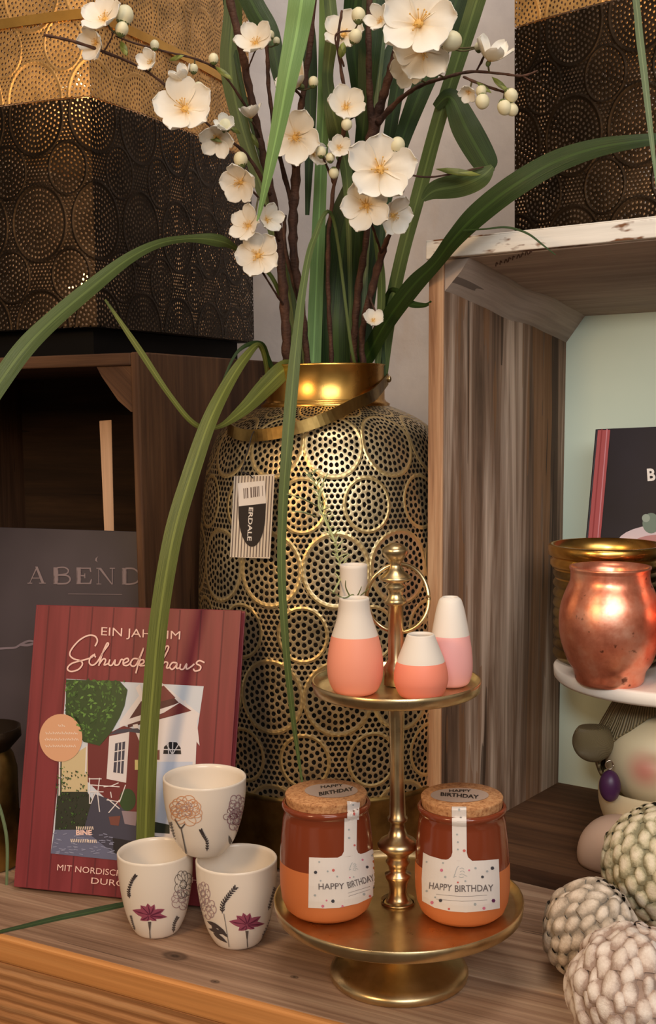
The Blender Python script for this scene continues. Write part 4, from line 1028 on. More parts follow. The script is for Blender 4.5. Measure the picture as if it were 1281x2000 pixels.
# pale wooden stick in the crate
sk = thing('wooden_stick', 'pale flat wooden stick standing upright in the dark brown crate', 'stick', D(210, 1090, 1.566))
bm = NB(); q = [D(206, 1090, 1.566), D(194, 822, 1.60), D(206, 1090, 1.570), D(194, 822, 1.604), D(224, 1090, 1.566), D(218, 820, 1.60), D(224, 1090, 1.570), D(218, 820, 1.604)]
hexa(bm, q, 0, None, 2); bmesh.ops.recalc_face_normals(bm, faces=bm.faces[:]); o_ = obj('slat', bm, M['peg'], sk, smooth=False); bevel(o_, .0008)

# navy cook book in the right crate
navy = NT('navy_cover'); navy.set(Base_Color=navy.ramp(navy.noise(navy.oc(), 9, 4), [(.35, srgb(12, 12, 26)), (.7, srgb(26, 26, 42))]), Roughness=.4); navy = navy.m
ex2 = ex.copy()
P0 = D(1125, 1290, 1.515)
nb, ncov, NP, nn = book('hardcover_book', 'navy hardcover book with rose spine leaning at the mint panel above the copper jar', [(1166, 838), (1560, 822), (1545, 1330), (1128, 1262)], [1.545, 1.39, 1.33, 1.50], .02, navy, pages)
nt_ = bvh_of(ncov)
bm = NB(); art_add(bm, [(1168, 840), (1192, 839.5), (1154, 1264), (1130, 1260)]); lay('spine_cloth', bm, nt_, [plain('rose_cloth', srgb(166, 78, 80), .7)], nb, .0007, 14, label='rose cloth strip')
bm = NB(); art_stroke(bm, [(1186, 838), (1150, 1262)], 2, 0, 1); art_stroke(bm, [(1176, 838), (1139, 1262)], 2.5, 1, 1); lay('spine_lines', bm, nt_, [plain('pink_line', srgb(196, 130, 140), .6), plain('dark_rose_line', srgb(140, 50, 54), .6)], nb, .0008, 80)
bm = NB(); art_text(bm, 'B', (1265, 939), (1281, 938), 24, 0, .03); lay('lettering', bm, nt_, [paper], nb, .0008, 8)
bm = NB(); art_disc(bm, 1300, 1062, 95, 38, 0, 30); art_disc(bm, 1290, 1068, 60, 24, 1, 30); lay('picture_plate', bm, nt_, [plain('plate_print', srgb(208, 190, 196), .5), plain('cake_print', srgb(182, 130, 130), .5)], nb, .0006, 20)
bm = NB(); art_disc(bm, 1272, 1022, 17, 20, 0, 20); art_disc(bm, 1262, 1012, 8, 8, 1, 12); lay('picture_fruit', bm, nt_, [plain('sage_print', srgb(112, 128, 116), .5), plain('mint_print', srgb(150, 162, 150), .5)], nb, .0009, 20)

# ================================================================== RIGHT CRATE CONTENTS
PLC = D(1325, 1302, 1.385); PZ = PLC.z
pl = thing('round_plate', 'round white plate carrying the copper jar inside the crate', 'plate', PLC)
bm = NB(); rp_ = 240*MPP(PLC); lathe(bm, [(0, -.0165), (rp_*.6, -.0165), (rp_-.004, -.0160), (rp_-.0005, -.012), (rp_, -.002), (rp_-.002, 0), (rp_-.012, -.001), (rp_*.7, -.002), (0, -.002)], PLC, 96); obj('disc', bm, M['matte_white'], pl)
# copper jar
t = NT('hammered_copper'); o = t.oc(); nn1 = t.noise(o, 22, 5, .65); spots = t.ramp(t.noise(o, 70, 3, .5), [(.66, (0, 0, 0)), (.72, (1, 1, 1))])
c = t.ramp(nn1, [(.3, srgb(206, 112, 82)), (.5, srgb(238, 150, 118)), (.7, srgb(250, 190, 162))]); c = t.mix(t.M('MULTIPLY', spots, .8), c, srgb(70, 36, 24))
t.set(Base_Color=c, Metallic=.85, Roughness=t.M('ADD', t.M('MULTIPLY', nn1, .35), .16)); t.bump(t.noise(o, 35, 3), .35, .002); M['copper'] = t.m
CJ = D(1190, 1322, 1.315); CJ.z = PZ-.0015; s_ = MPP(CJ+Vector((0, 0, .07)))
cj = thing('copper_jar', 'round mottled copper jar standing on the white plate in front', 'jar', CJ)
out = crom([(60, 0), (66, 8), (70, 26), (82, 46), (94, 82), (98, 118), (95, 152), (86, 180), (77, 202), (76, 222)], 5)
bm = NB(); lathe(bm, [(0, 0)]+[(r*s_, z*s_) for r, z in out]+[(78*s_, 226*s_), (78*s_, 230*s_), (74*s_, 230*s_), (70*s_, 215*s_), (60*s_, 150*s_), (50*s_, 40*s_), (0, 30*s_)], CJ, 64); obj('body', bm, M['copper'], cj)
cj2 = thing('copper_jar', 'second copper jar at the frame edge, right of the round copper jar', 'jar', CJ+Vector((.112, -.016, 0)))
c2 = CJ+Vector((.112, -.016, 0)); bm = NB(); lathe(bm, [(0, 0)]+[(r*s_, z*s_) for r, z in out]+[(78*s_, 226*s_), (78*s_, 230*s_), (74*s_, 230*s_), (70*s_, 215*s_), (60*s_, 150*s_), (50*s_, 40*s_), (0, 30*s_)], c2, 64); obj('body', bm, M['copper'], cj2)
BJ = D(1183, 1280, 1.432); BJ.z = PZ-.0015; s_ = MPP(BJ+Vector((0, 0, .07))); hj = D(1183, 1062, BJ.y).z-BJ.z
bj = thing('brass_jar', 'ribbed dark brass jar standing behind the round copper jar', 'jar', BJ)
rib = [(0, 0), (88*s_, 0)]; nr = 9
for i in range(nr*6+1):
    t_ = i/(nr*6); rib.append(((97+5.5*abs(sin(pi*t_*nr)))*s_, .004+t_*(hj*.80-.004)))
rib += [(92*s_, hj*.82), (92*s_, hj*.84)]
bm = NB(); lathe(bm, rib, BJ, 80); obj('ribbed_body', bm, M['brass_dark'], bj)
bm = NB(); lathe(bm, [(92*s_, hj*.80), (104*s_, hj*.805), (108*s_, hj*.83), (108*s_, hj*.87), (103*s_, hj*.885), (106*s_, hj*.90), (112*s_, hj*.915), (112*s_, hj*.985), (109*s_, hj), (103*s_, hj), (102*s_, hj*.9), (90*s_, hj*.3), (0, hj*.28)], BJ, 96); obj('rim', bm, M['gold'], bj)

# figurine carrying the plate
sk_ = NT('ivory_skin_glaze'); o = sk_.oc()
HC = D(1290, 1478, 1.385)
gx = sk_.n('ShaderNodeVectorMath', operation='DISTANCE'); sk_.l(o, gx.inputs[0])
figbase = Vector((HC.x, HC.y, .02)); 
blush = D(1256, 1508, 1.385-.060); gx.inputs[1].default_value = blush-figbase
bl_ = sk_.n('ShaderNodeMapRange'); sk_.l(gx.outputs['Value'], bl_.inputs[0]); bl_.inputs[1].default_value = .034; bl_.inputs[2].default_value = .002; bl_.interpolation_type = 'SMOOTHSTEP'
sk_.set(Base_Color=sk_.mix(sk_.M('MULTIPLY', bl_.outputs[0], .8), srgb(222, 204, 166), srgb(206, 104, 92)), Roughness=.5)
body_m = plain('blush_body_glaze', srgb(204, 176, 158), .5)
hair_m = NT('olive_hair_glaze'); wv = hair_m.n('ShaderNodeTexWave', wave_type='BANDS', bands_direction='X'); hair_m.l(hair_m.map(hair_m.uv(), (1, 0, 0)), wv.inputs[0]); wv.inputs['Scale'].default_value = 16; wv.inputs['Distortion'].default_value = .6
hair_m.set(Base_Color=hair_m.ramp(wv.outputs['Fac'], [(.2, srgb(92, 80, 54)), (.6, srgb(146, 128, 92))]), Roughness=.6); hair_m.bump(wv.outputs['Fac'], .6, .002); hair_m = hair_m.m
fg = thing('bust_figurine', 'ceramic lady bust figurine with olive hair bun, under the white plate', 'figurine', figbase)
hp_ = MPP(HC)
# one continuous body: torso, shoulders, neck, head
zc = HC.z; bm = NB()
pb = crom([(.045, .02), (.058, .035), (.072, .07), (.070, .095), (.050, zc-.078), (.022, zc-.066), (.020, zc-.058), (.040, zc-.050), (.058, zc-.028), (.0655, zc), (.060, zc+.030), (.040, zc+.052), (.012, zc+.062)], 6)
sp0 = (0, .0)
lathe(bm, [(0, .02)]+pb+[(0, pb[-1][1]+.001)], Vector((HC.x, HC.y, 0)), 64)
def face_shape(v):
    """nose, chin, eye hollows towards the viewer"""
    d = v.co-HC; fz = d.z/.06
    if abs(fz) < 1 and d.y < 0:
        nose = math.exp(-((d.x/.008)**2)-((d.z+.004)/.014)**2)*.010
        lips = math.exp(-((d.x/.014)**2)-((d.z+.028)/.005)**2)*.003
        eyes = sum(math.exp(-(((d.x-s_*.024)/.011)**2)-((d.z-.010)/.007)**2) for s_ in (-1, 1))*.004
        v.co.y += -nose-lips+eyes
for v in bm.verts: face_shape(v)
obj('body', bm, sk_.m, fg)
TH = PZ-.0165
bm = NB(); uvl = bm.loops.layers.uv.verify()
capc = HC+Vector((-.004, .012, .004)); n1, n2 = 72, 22; rows = []
for j in range(n2+1):
    th_ = (j/n2)*radians(118); row = []
    for i in range(n1):
        a = 2*pi*i/n1
        rib_ = 1+.012*sin(a*24)
        fr_ = 1.0
        front = max(0, -sin(a)); thm = th_*(1-.64*front**.7)
        r = .0705*rib_; x, y, z = r*sin(thm)*cos(a)*1.02, r*sin(thm)*sin(a), r*cos(thm)*1.0
        row.append(bm.verts.new(capc+Vector((x, y, z))))
    rows.append(row)
for j in range(n2):
    for i in range(n1):
        f = bm.faces.new([rows[j][i], rows[j+1][i], rows[j+1][(i+1) % n1], rows[j][(i+1) % n1]])
        for lp, q in zip(f.loops, ((i, j), (i, j+1), (i+1, j+1), (i+1, j))): lp[uvl].uv = (q[0]/n1*2, q[1]/n2)
bmesh.ops.remove_doubles(bm, verts=bm.verts, dist=1e-6)
hz = capc.z+.0705
top_gap = TH-hz
for v in bm.verts:
    if v.co.z > capc.z+.04: v.co.z = min(v.co.z+top_gap*(v.co.z-capc.z-.04)/.0305, TH)
hr = obj('hair', bm, hair_m, fg); sd = hr.modifiers.new('thickness', 'SOLIDIFY'); sd.thickness = .003
BC = D(1158, 1448, 1.372); bm = NB(); ball(bm, BC, .0245, 32, 20, (1, .9, 1.0)); uvl = bm.loops.layers.uv.verify()
for v in bm.verts:
    if v.co.z > BC.z+.018: v.co.z = BC.z+.018
for f in bm.faces:
    for lp in f.loops:
        d = lp.vert.co-BC; lp[uvl].uv = (atan2(d.z, d.x+.03)*.9, 0)
obj('hair_bun', bm, hair_m, fg)
bm = NB(); EC = D(1190, 1494, 1.345); tube(bm, [EC+Vector((.0045*cos(a), 0, .0052*sin(a))) for a in [2*pi*k/20 for k in range(21)]], .0009, 8); er = obj('earring_ring', bm, plain('silver_wire', srgb(200, 186, 170), .25, 1), fg)
bm = NB(); ball(bm, D(1191, 1535, 1.345), .0125, 24, 16, (1, 1, 1.5)); obj('earring_bead', bm, plain('purple_bead', srgb(72, 34, 74), .4), er, label='oval purple bead')
bm = NB(); SHc = D(1195, 1655, 1.345); SHc.z = max(SHc.z, .040)
ball(bm, D(1205, 1668, 1.33), .046, 32, 24, (1, .9, 1.0))
for v in bm.verts: v.co.z = max(v.co.z, .0205)
obj('shoulder', bm, body_m, fg, label='rounded blush-beige shoulder')

# ================================================================== SCALY STONE BALLS
def scaly(label, C, R, axis, cols_, ns, sharp=.5, squash=1.0, rough=.75, seed=0, name='artichoke_ball', group='scaly decorative balls', jit=1.0):
    axis = Vector(axis).normalized(); q = Vector((0, 0, 1)).rotation_difference(axis); rnd = random.Random(seed)
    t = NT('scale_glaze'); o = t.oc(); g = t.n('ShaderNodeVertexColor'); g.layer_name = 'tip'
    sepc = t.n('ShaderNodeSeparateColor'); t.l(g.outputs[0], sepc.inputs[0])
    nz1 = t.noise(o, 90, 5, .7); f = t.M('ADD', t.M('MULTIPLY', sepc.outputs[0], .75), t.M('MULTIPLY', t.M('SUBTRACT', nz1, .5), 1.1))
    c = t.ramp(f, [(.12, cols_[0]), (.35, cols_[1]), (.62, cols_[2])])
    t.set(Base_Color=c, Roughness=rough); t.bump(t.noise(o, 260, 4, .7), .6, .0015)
    bm = NB(); cl_ = bm.loops.layers.color.new('tip')
    ball(bm, (0, 0, 0), R*.90, 48, 32, (1, 1, squash))
    for f_ in bm.faces:
        for lp in f_.loops: lp[cl_] = (0, 0, 0, 1)
    ga = pi*(3-sqrt(5)); sz = R*sqrt(4*pi/ns)*.62
    for i in range(ns):
        z = 1-2*(i+.5)/ns; z = max(-.999, min(.999, z+rnd.uniform(-.5, .5)*jit/ns)); r = sqrt(1-z*z); a = i*ga+rnd.uniform(-.02, .02)*jit
        n_ = Vector((r*cos(a), r*sin(a), z)); up_ = (Vector((0, 0, 1))-n_*z); up_ = up_.normalized() if up_.length > 1e-4 else Vector((1, 0, 0))
        sd_ = n_.cross(up_); k = 1+rnd.uniform(-.14, .14)*min(2, jit)
        grid = []; m_ = 7
        for u in range(m_):
            row = []
            for v in range(m_):
                s, w = u/(m_-1)*2-1, v/(m_-1)*2-1
                wid = sqrt(max(0, 1-max(0, w)**2*.85))*(1-.25*max(0, -w))
                hh = (1-s*s)**.5*(1-.75*w*w)**.5 if abs(s) < 1 else 0
                lift = hh*sz*(.42)*k+max(0, w)*sz*.10
                p = n_*(R*.885+lift)+sd_*s*sz*wid*.80*k+up_*w*sz*.98*k
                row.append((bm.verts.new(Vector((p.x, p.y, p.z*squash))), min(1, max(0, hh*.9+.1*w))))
            grid.append(row)
        for u in range(m_-1):
            for v in range(m_-1):
                qs = [grid[u][v], grid[u+1][v], grid[u+1][v+1], grid[u][v+1]]
                f_ = bm.faces.new([x[0] for x in qs])
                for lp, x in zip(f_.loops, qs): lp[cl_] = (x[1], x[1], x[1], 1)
    for v in bm.verts:
        v.co = v.co*(1+.03*mnoise.noise(v.co*60+Vector((seed*9, 0, 0)))*jit)
        v.co = (q @ v.co)+C
    o_ = obj(name, bm, t.m, None, True, loc=C); tag(o_, label, 'ball', group); return o_
pc = D(1292, 1690, 1.175); 
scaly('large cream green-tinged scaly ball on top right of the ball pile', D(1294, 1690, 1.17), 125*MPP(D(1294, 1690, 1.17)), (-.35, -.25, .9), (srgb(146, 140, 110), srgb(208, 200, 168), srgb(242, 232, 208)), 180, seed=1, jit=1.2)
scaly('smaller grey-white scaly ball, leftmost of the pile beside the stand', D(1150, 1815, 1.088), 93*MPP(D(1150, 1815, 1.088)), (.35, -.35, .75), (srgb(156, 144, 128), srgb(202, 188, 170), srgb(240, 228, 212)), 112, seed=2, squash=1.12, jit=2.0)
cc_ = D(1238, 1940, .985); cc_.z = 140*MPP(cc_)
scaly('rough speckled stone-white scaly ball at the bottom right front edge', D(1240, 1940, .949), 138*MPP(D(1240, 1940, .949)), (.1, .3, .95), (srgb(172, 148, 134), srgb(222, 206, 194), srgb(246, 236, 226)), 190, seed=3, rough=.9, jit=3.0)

# brass tealight glass at the left edge
TGc = G(-18, 1738, 0); TGc.y = 1.36; TGc = Vector((D(-18, 1600, 1.40).x, 1.40, 0))
tg = thing('brass_candle_holder', 'brass candle holder with dark rim cut off at the left photo edge', 'candle holder', TGc)
z1 = D(0, 1420, 1.40).z
bm = NB(); lathe(bm, [(0, 0), (.030, 0), (.034, .004), (.034, z1*.70), (.030, z1*.80), (.026, z1*.84), (.028, z1*.90)], TGc, 56); obj('body', bm, M['brass_dark'], tg)
bm = NB(); lathe(bm, [(.026, z1*.84), (.040, z1*.93), (.0395, z1), (.0375, z1), (.024, z1*.85), (0, z1*.84)], TGc, 56); obj('rim', bm, plain('dark_bronze', srgb(60, 48, 36), .35, .8), tg)

# ================================================================== PLANTS IN THE BRASS LANTERN
def leafmat(name, c1, c2, rough=.45):
    t = NT(name); u = t.uv(); sx = t.n('ShaderNodeSeparateXYZ'); t.l(u, sx.inputs[0])
    st_ = t.noise(t.map(u, (60, .8, 1)), 1, 3, .5)
    c = t.ramp(st_, [(.35, c1), (.65, c2)])
    mid = t.M('LESS_THAN', t.M('ABSOLUTE', t.M('SUBTRACT', sx.outputs[0], .5)), .05)
    c = t.mix(t.M('MULTIPLY', mid, .45), c, tuple(min(1, x*1.9) for x in c2))
    t.set(Base_Color=c, Roughness=rough); t.bump(st_, .35, .001)
    tl = t.n('ShaderNodeBsdfTranslucent'); t.l(c, tl.inputs[0]); mx = t.n('ShaderNodeMixShader'); mx.inputs[0].default_value = .22
    t.l(t.b.outputs[0], mx.inputs[1]); t.l(tl.outputs[0], mx.inputs[2]); t.l(mx.outputs[0], t.out.inputs[0]); return t.m
LG = {'dark': leafmat('dark_blade_green', srgb(36, 58, 22), srgb(56, 82, 32)), 'mid': leafmat('mid_blade_green', srgb(80, 100, 50), srgb(108, 126, 70)),
      'bright': leafmat('bright_blade_green', srgb(122, 164, 92), srgb(148, 188, 116)), 'olive': leafmat('olive_blade_green', srgb(92, 104, 42), srgb(136, 144, 70)), 'dry': leafmat('faded_blade_green', srgb(104, 128, 92), srgb(134, 152, 112))}
def blade(pts, mat, label, twist=0.0, fold=.18, name='grass_blade', group='long artificial grass blades', n=8):
    """pts: (px, py, depth Y, width px)"""
    P = crom(pts, n); W3 = [D(x, y, Y) for x, y, Y, w in P]
    bm = NB(); uvl = bm.loops.layers.uv.verify(); prev = None; L_ = 0
    for i, (x, y, Y, w) in enumerate(P):
        p = W3[i]; tg_ = (W3[min(i+1, len(P)-1)]-W3[max(i-1, 0)]).normalized()
        vw = (p-CAM).normalized(); sd_ = tg_.cross(vw)
        sd_ = sd_.normalized() if sd_.length > 1e-3 else Vector((1, 0, 0))
        nrm = sd_.cross(tg_).normalized(); a = twist*sin(i/len(P)*3.0); sd2 = sd_*cos(a)+nrm*sin(a); nr2 = nrm*cos(a)-sd_*sin(a)
        hw = max(w, .6)/2*MPP(p)/max(.35, cos(a)); 
        if i: L_ += (W3[i]-W3[i-1]).length
        row = []
        for k, u in enumerate((-1, -.55, 0, .55, 1)):
            row.append(bm.verts.new(p+sd2*u*hw+nr2*(abs(u)*fold*hw)))
        if prev:
            for k in range(4):
                f = bm.faces.new([prev[0][k], prev[0][k+1], row[k+1], row[k]])
                for lp, q in zip(f.loops, ((k, prev[1]), (k+1, prev[1]), (k+1, L_), (k, L_))): lp[uvl].uv = (q[0]/4, q[1]*20)
        prev = (row, L_)
    base = W3[0]
    o_ = obj(name, bm, LG[mat], None, True, loc=base)
    sd_ = o_.modifiers.new('thickness', 'SOLIDIFY'); sd_.thickness = .0005; e_ = o_.modifiers.new('crisp_rim', 'EDGE_SPLIT'); e_.split_angle = radians(45)
    tag(o_, label, 'grass blade', group); return o_
mo = 1.51
blade([(520, 760, 1.48, 6), (520, 716, 1.46, 8), (506, 674, 1.43, 10), (478, 700, 1.40, 18), (445, 750, 1.37, 24), (408, 825, 1.33, 30), (372, 930, 1.31, 34), (340, 1040, 1.295, 36), (315, 1180, 1.285, 36), (300, 1320, 1.28, 36), (290, 1460, 1.275, 36), (284, 1640, 1.27, 35), (284, 1740, 1.268, 30)], 'olive', 'long olive grass blade hanging down in front of the red book', .25)
blade([(585, 735, mo, 20), (565, 640, 1.49, 10), (530, 540, 1.46, 8), (462, 486, 1.42, 10), (425, 470, 1.40, 24), (370, 466, 1.38, 14), (310, 476, 1.35, 16), (250, 506, 1.32, 22), (180, 560, 1.29, 30), (100, 628, 1.26, 34), (40, 690, 1.24, 38), (-30, 790, 1.22, 38)], 'mid', 'grass blade arching left across the black lantern to the photo edge', .2)
blade([(610, 745, mo, 30), (616, 600, 1.51, 28), (622, 450, 1.50, 26), (628, 300, 1.49, 24), (634, 150, 1.48, 26), (640, -30, 1.47, 34), (636, -190, 1.40, 46), (616, -250, 1.32, 54), (602, -170, 1.25, 58), (594, -40, 1.22, 54), (580, 60, 1.225, 48), (562, 150, 1.23, 40), (545, 240, 1.24, 30), (526, 330, 1.25, 20), (508, 410, 1.26, 8), (502, 432, 1.262, 2)], 'bright', 'wide bright green blade folding down from the top, tip beside the small blossoms')
blade([(720, 730, mo, 10), (690, 700, 1.45, 6), (650, 425, 1.42, 6), (612, 470, 1.36, 12), (592, 560, 1.31, 14), (580, 660, 1.29, 20), (570, 760, 1.28, 24), (560, 880, 1.27, 22), (552, 1000, 1.265, 18), (550, 1120, 1.26, 16), (558, 1260, 1.255, 14), (572, 1400, 1.25, 10), (590, 1528, 1.245, 4)], 'mid', 'narrow green blade hanging straight down the middle of the brass lantern')
blade([(690, 740, mo, 26), (715, 700, 1.49, 30), (755, 628, 1.45, 34), (805, 560, 1.40, 36), (848, 516, 1.36, 28), (885, 468, 1.32, 34), (930, 420, 1.29, 44), (1000, 365, 1.26, 46), (1080, 318, 1.24, 44), (1160, 290, 1.22, 36), (1240, 276, 1.20, 26), (1320, 268, 1.19, 18)], 'dark', 'broad dark green blade arching right over the white-topped crate', .25)
blade([(580, 740, mo, 30), (560, 720, 1.46, 36), (520, 755, 1.43, 36), (475, 800, 1.40, 24), (425, 834, 1.37, 8), (380, 828, 1.35, 10), (330, 770, 1.34, 10), (270, 680, 1.33, 12), (205, 585, 1.32, 4)], 'olive', 'kinked blade folding at the lantern shoulder and pointing back up left', .2)
blade([(540, 735, 1.47, 5), (522, 700, 1.46, 12), (510, 672, 1.44, 10), (480, 675, 1.42, 8), (455, 700, 1.41, 5), (430, 760, 1.40, 4)], 'dark', 'short curling blade looping over the left lantern rim')
blade([(745, 740, mo, 22), (760, 620, 1.50, 26), (785, 500, 1.48, 26), (820, 370, 1.46, 28), (855, 240, 1.43, 28), (890, 130, 1.41, 30), (925, 20, 1.39, 34), (950, -70, 1.38, 34), (958, -180, 1.40, 30)], 'mid', 'long straight green blade rising to the upper right past the white flowers')
blade([(656, 745, mo+.02, 100), (656, 640, 1.52, 100), (662, 540, 1.52, 94), (674, 440, 1.51, 74), (700, 330, 1.50, 34), (712, 220, 1.48, 30), (722, 90, 1.46, 44), (735, -30, 1.45, 50)], 'dark', 'broadest dark green blade rising from the centre of the lantern', .1)
blade([(700, 745, mo+.03, 36), (712, 600, 1.54, 38), (730, 470, 1.54, 34), (720, 330, 1.54, 30), (700, 180, 1.53, 26), (690, 60, 1.52, 40), (698, -60, 1.5, 50), (670, -180, 1.5, 46), (620, -140, 1.5, 36), (604, -40, 1.50, 34), (590, 30, 1.50, 46), (598, 90, 1.50, 40), (606, 180, 1.50, 26), (604, 300, 1.50, 18), (600, 420, 1.50, 8)], 'dark', 'dark blade behind the central branches whose end hangs behind the bright blade')
blade([(600, 745, 1.55, 26), (560, 560, 1.57, 22), (520, 400, 1.58, 22), (470, 240, 1.58, 30), (450, 130, 1.57, 40), (455, 20, 1.56, 36), (450, -60, 1.56, 30)], 'mid', 'shaded green blade rising at the left behind the thick brown branch')
blade([(590, 745, 1.53, 10), (560, 500, 1.56, 8), (480, 200, 1.57, 8), (430, -60, 1.56, 12), (430, -130, 1.54, 20), (460, -60, 1.52, 34), (500, 20, 1.51, 44), (528, 70, 1.50, 38), (545, 150, 1.50, 24), (560, 240, 1.49, 6)], 'dark', 'dark blade slanting down from the top left of the bouquet')
blade([(690, 745, 1.56, 20), (740, 400, 1.57, 22), (790, 100, 1.56, 30), (850, -100, 1.53, 40), (885, -110, 1.51, 50), (875, -40, 1.50, 60), (800, 60, 1.50, 46), (745, 160, 1.50, 40), (725, 260, 1.50, 30), (712, 380, 1.50, 8)], 'dark', 'dark blade slanting behind the top white blossoms')
blade([(745, 745, 1.55, 12), (800, 450, 1.56, 14), (880, 150, 1.55, 20), (935, -60, 1.52, 26), (930, -120, 1.49, 30), (905, -40, 1.47, 36), (870, 60, 1.47, 46), (820, 180, 1.48, 40), (780, 290, 1.49, 30), (755, 400, 1.50, 16), (740, 520, 1.5, 8)], 'dark', 'dark blade falling from the top right behind the straight one')
blade([(640, -40, 1.44, 20), (648, 60, 1.44, 26), (640, 160, 1.45, 22), (660, 260, 1.46, 40), (676, 330, 1.47, 24), (680, 420, 1.48, 12), (684, 560, 1.49, 8), (688, 745, 1.5, 8)], 'mid', 'leafy blade with broad tip hanging at the middle of the bouquet')
blade([(850, 210, 1.42, 16), (880, 190, 1.41, 34), (910, 250, 1.40, 56), (950, 320, 1.385, 46), (962, 336, 1.38, 8)], 'dark', 'short broad blade bending down from the right twig towards its fold')
blade([(962, 325, 1.375, 10), (940, 345, 1.375, 40), (900, 362, 1.38, 46), (850, 372, 1.385, 36), (826, 390, 1.39, 10)], 'mid', 'folded leaf end pointing left below the right twig', .3)
blade([(705, 745, 1.5, 8), (722, 400, 1.49, 10), (760, 0, 1.45, 12), (860, -320, 1.35, 14), (1040, -440, 1.24, 16), (1170, -320, 1.17, 14), (1232, -60, 1.15, 12), (1250, 80, 1.15, 14), (1262, 180, 1.15, 12), (1272, 270, 1.15, 9), (1284, 370, 1.15, 4)], 'dry', 'thin faded blade hanging in front of the right black lantern')
blade([(750, 745, 1.50, 8), (748, 640, 1.50, 6), (757, 575, 1.48, 8), (775, 568, 1.44, 10), (800, 592, 1.42, 14), (830, 596, 1.40, 8), (842, 588, 1.39, 3)], 'dark', 'small curled blade tip right of the bouquet base')
blade([(735, 745, 1.5, 10), (742, 640, 1.49, 14), (745, 560, 1.48, 16), (740, 500, 1.47, 14), (730, 450, 1.46, 6)], 'mid', 'short blade standing between the right branches')
blade([(905, 450, 1.30, 3), (950, 447, 1.28, 3), (990, 444, 1.27, 4), (1030, 456, 1.26, 4), (1062, 480, 1.25, 3), (1085, 498, 1.25, 1.5)], 'dark', 'thin dark blade tip curling over the white crate rail')
gt = [(-30, 1828), (40, 1812), (110, 1796), (180, 1782), (245, 1768)]
Pg = [G(x, y) for x, y in gt]
blade([(x, y-1.5, p.y-.003, w) for (x, y), p, w in zip(gt, Pg, (5, 8, 12, 14, 12))], 'dark', 'dark green blade lying flat on the table left of the cups', fold=.05)
blade([(-30, 1530, 1.33, 4), (-8, 1560, 1.33, 6), (6, 1600, 1.332, 6), (14, 1650, 1.335, 6), (13, 1729, 1.338, 5)], 'dry', 'thin pale blade hanging at the left edge beside the red book')

# ------------------------------------------------------------------ blossom branches
bark = NT('brown_bark'); o = bark.oc()
bark.set(Base_Color=bark.ramp(bark.noise(bark.map(o, (1, 1, .35)), 120, 4, .6), [(.3, srgb(50, 30, 22)), (.7, srgb(96, 64, 48))]), Roughness=.8); bark.bump(bark.noise(bark.map(o, (1, 1, 2)), 180, 3), .8, .0015); bark = bark.m
pet = NT('cream_petal'); u = pet.uv(); sx = pet.n('ShaderNodeSeparateXYZ'); pet.l(u, sx.inputs[0])
pc_ = pet.ramp(sx.outputs[1], [(.0, srgb(246, 214, 150)), (.26, srgb(250, 240, 220)), (.8, srgb(252, 250, 242))])
pet.set(Base_Color=pc_, Roughness=.6); tl = pet.n('ShaderNodeBsdfTranslucent'); pet.l(pc_, tl.inputs[0]); mx = pet.n('ShaderNodeMixShader'); mx.inputs[0].default_value = .2
pet.l(pet.b.outputs[0], mx.inputs[1]); pet.l(tl.outputs[0], mx.inputs[2]); pet.l(mx.outputs[0], pet.out.inputs[0]); pet = pet.m
stalkm = plain('stalk_green_brown', srgb(92, 84, 52), .7)
stam = plain('stamen_yellow', srgb(226, 180, 96), .6); calyx = plain('calyx_green', srgb(98, 110, 62), .6); budm = plain('bud_cream', srgb(232, 226, 190), .5)
def petal_mesh(bm, C, n_, dirv, L_, wid, cup, rnd):
    """one rounded petal starting at C going along dirv, cupped towards n_"""
    uvl = bm.loops.layers.uv.verify(); sd_ = n_.cross(dirv).normalized(); rows = []; nu, nv = 7, 9
    curl = rnd.uniform(-.15, .15)
    for j in range(nv+1):
        t_ = j/nv; w = wid*((.16+.84*sin(pi/2*t_/.62)**1.2) if t_ < .62 else sqrt(max(.03, 1-((t_-.62)/.385)**2)))
        row = []
        for i in range(nu):
            s = i/(nu-1)*2-1
            up_ = cup*L_*(t_**1.4)+L_*.10*s*s*t_+curl*L_*s*t_*.4+L_*.03*sin(s*5+t_*4)
            notch = -.05*L_*math.exp(-(s/.3)**2)*(t_ > .95)
            p = C+dirv*(L_*t_*(1-.10*s*s*t_)+notch)+sd_*s*w+n_*(up_+.001)
            row.append(bm.verts.new(p))
        rows.append(row)
    for j in range(nv):
        for i in range(nu-1):
            f = bm.faces.new([rows[j][i], rows[j][i+1], rows[j+1][i+1], rows[j+1][i]])
            for lp, q in zip(f.loops, ((i, j), (i+1, j), (i+1, j+1), (i, j+1))): lp[uvl].uv = (q[0]/(nu-1), q[1]/nv)
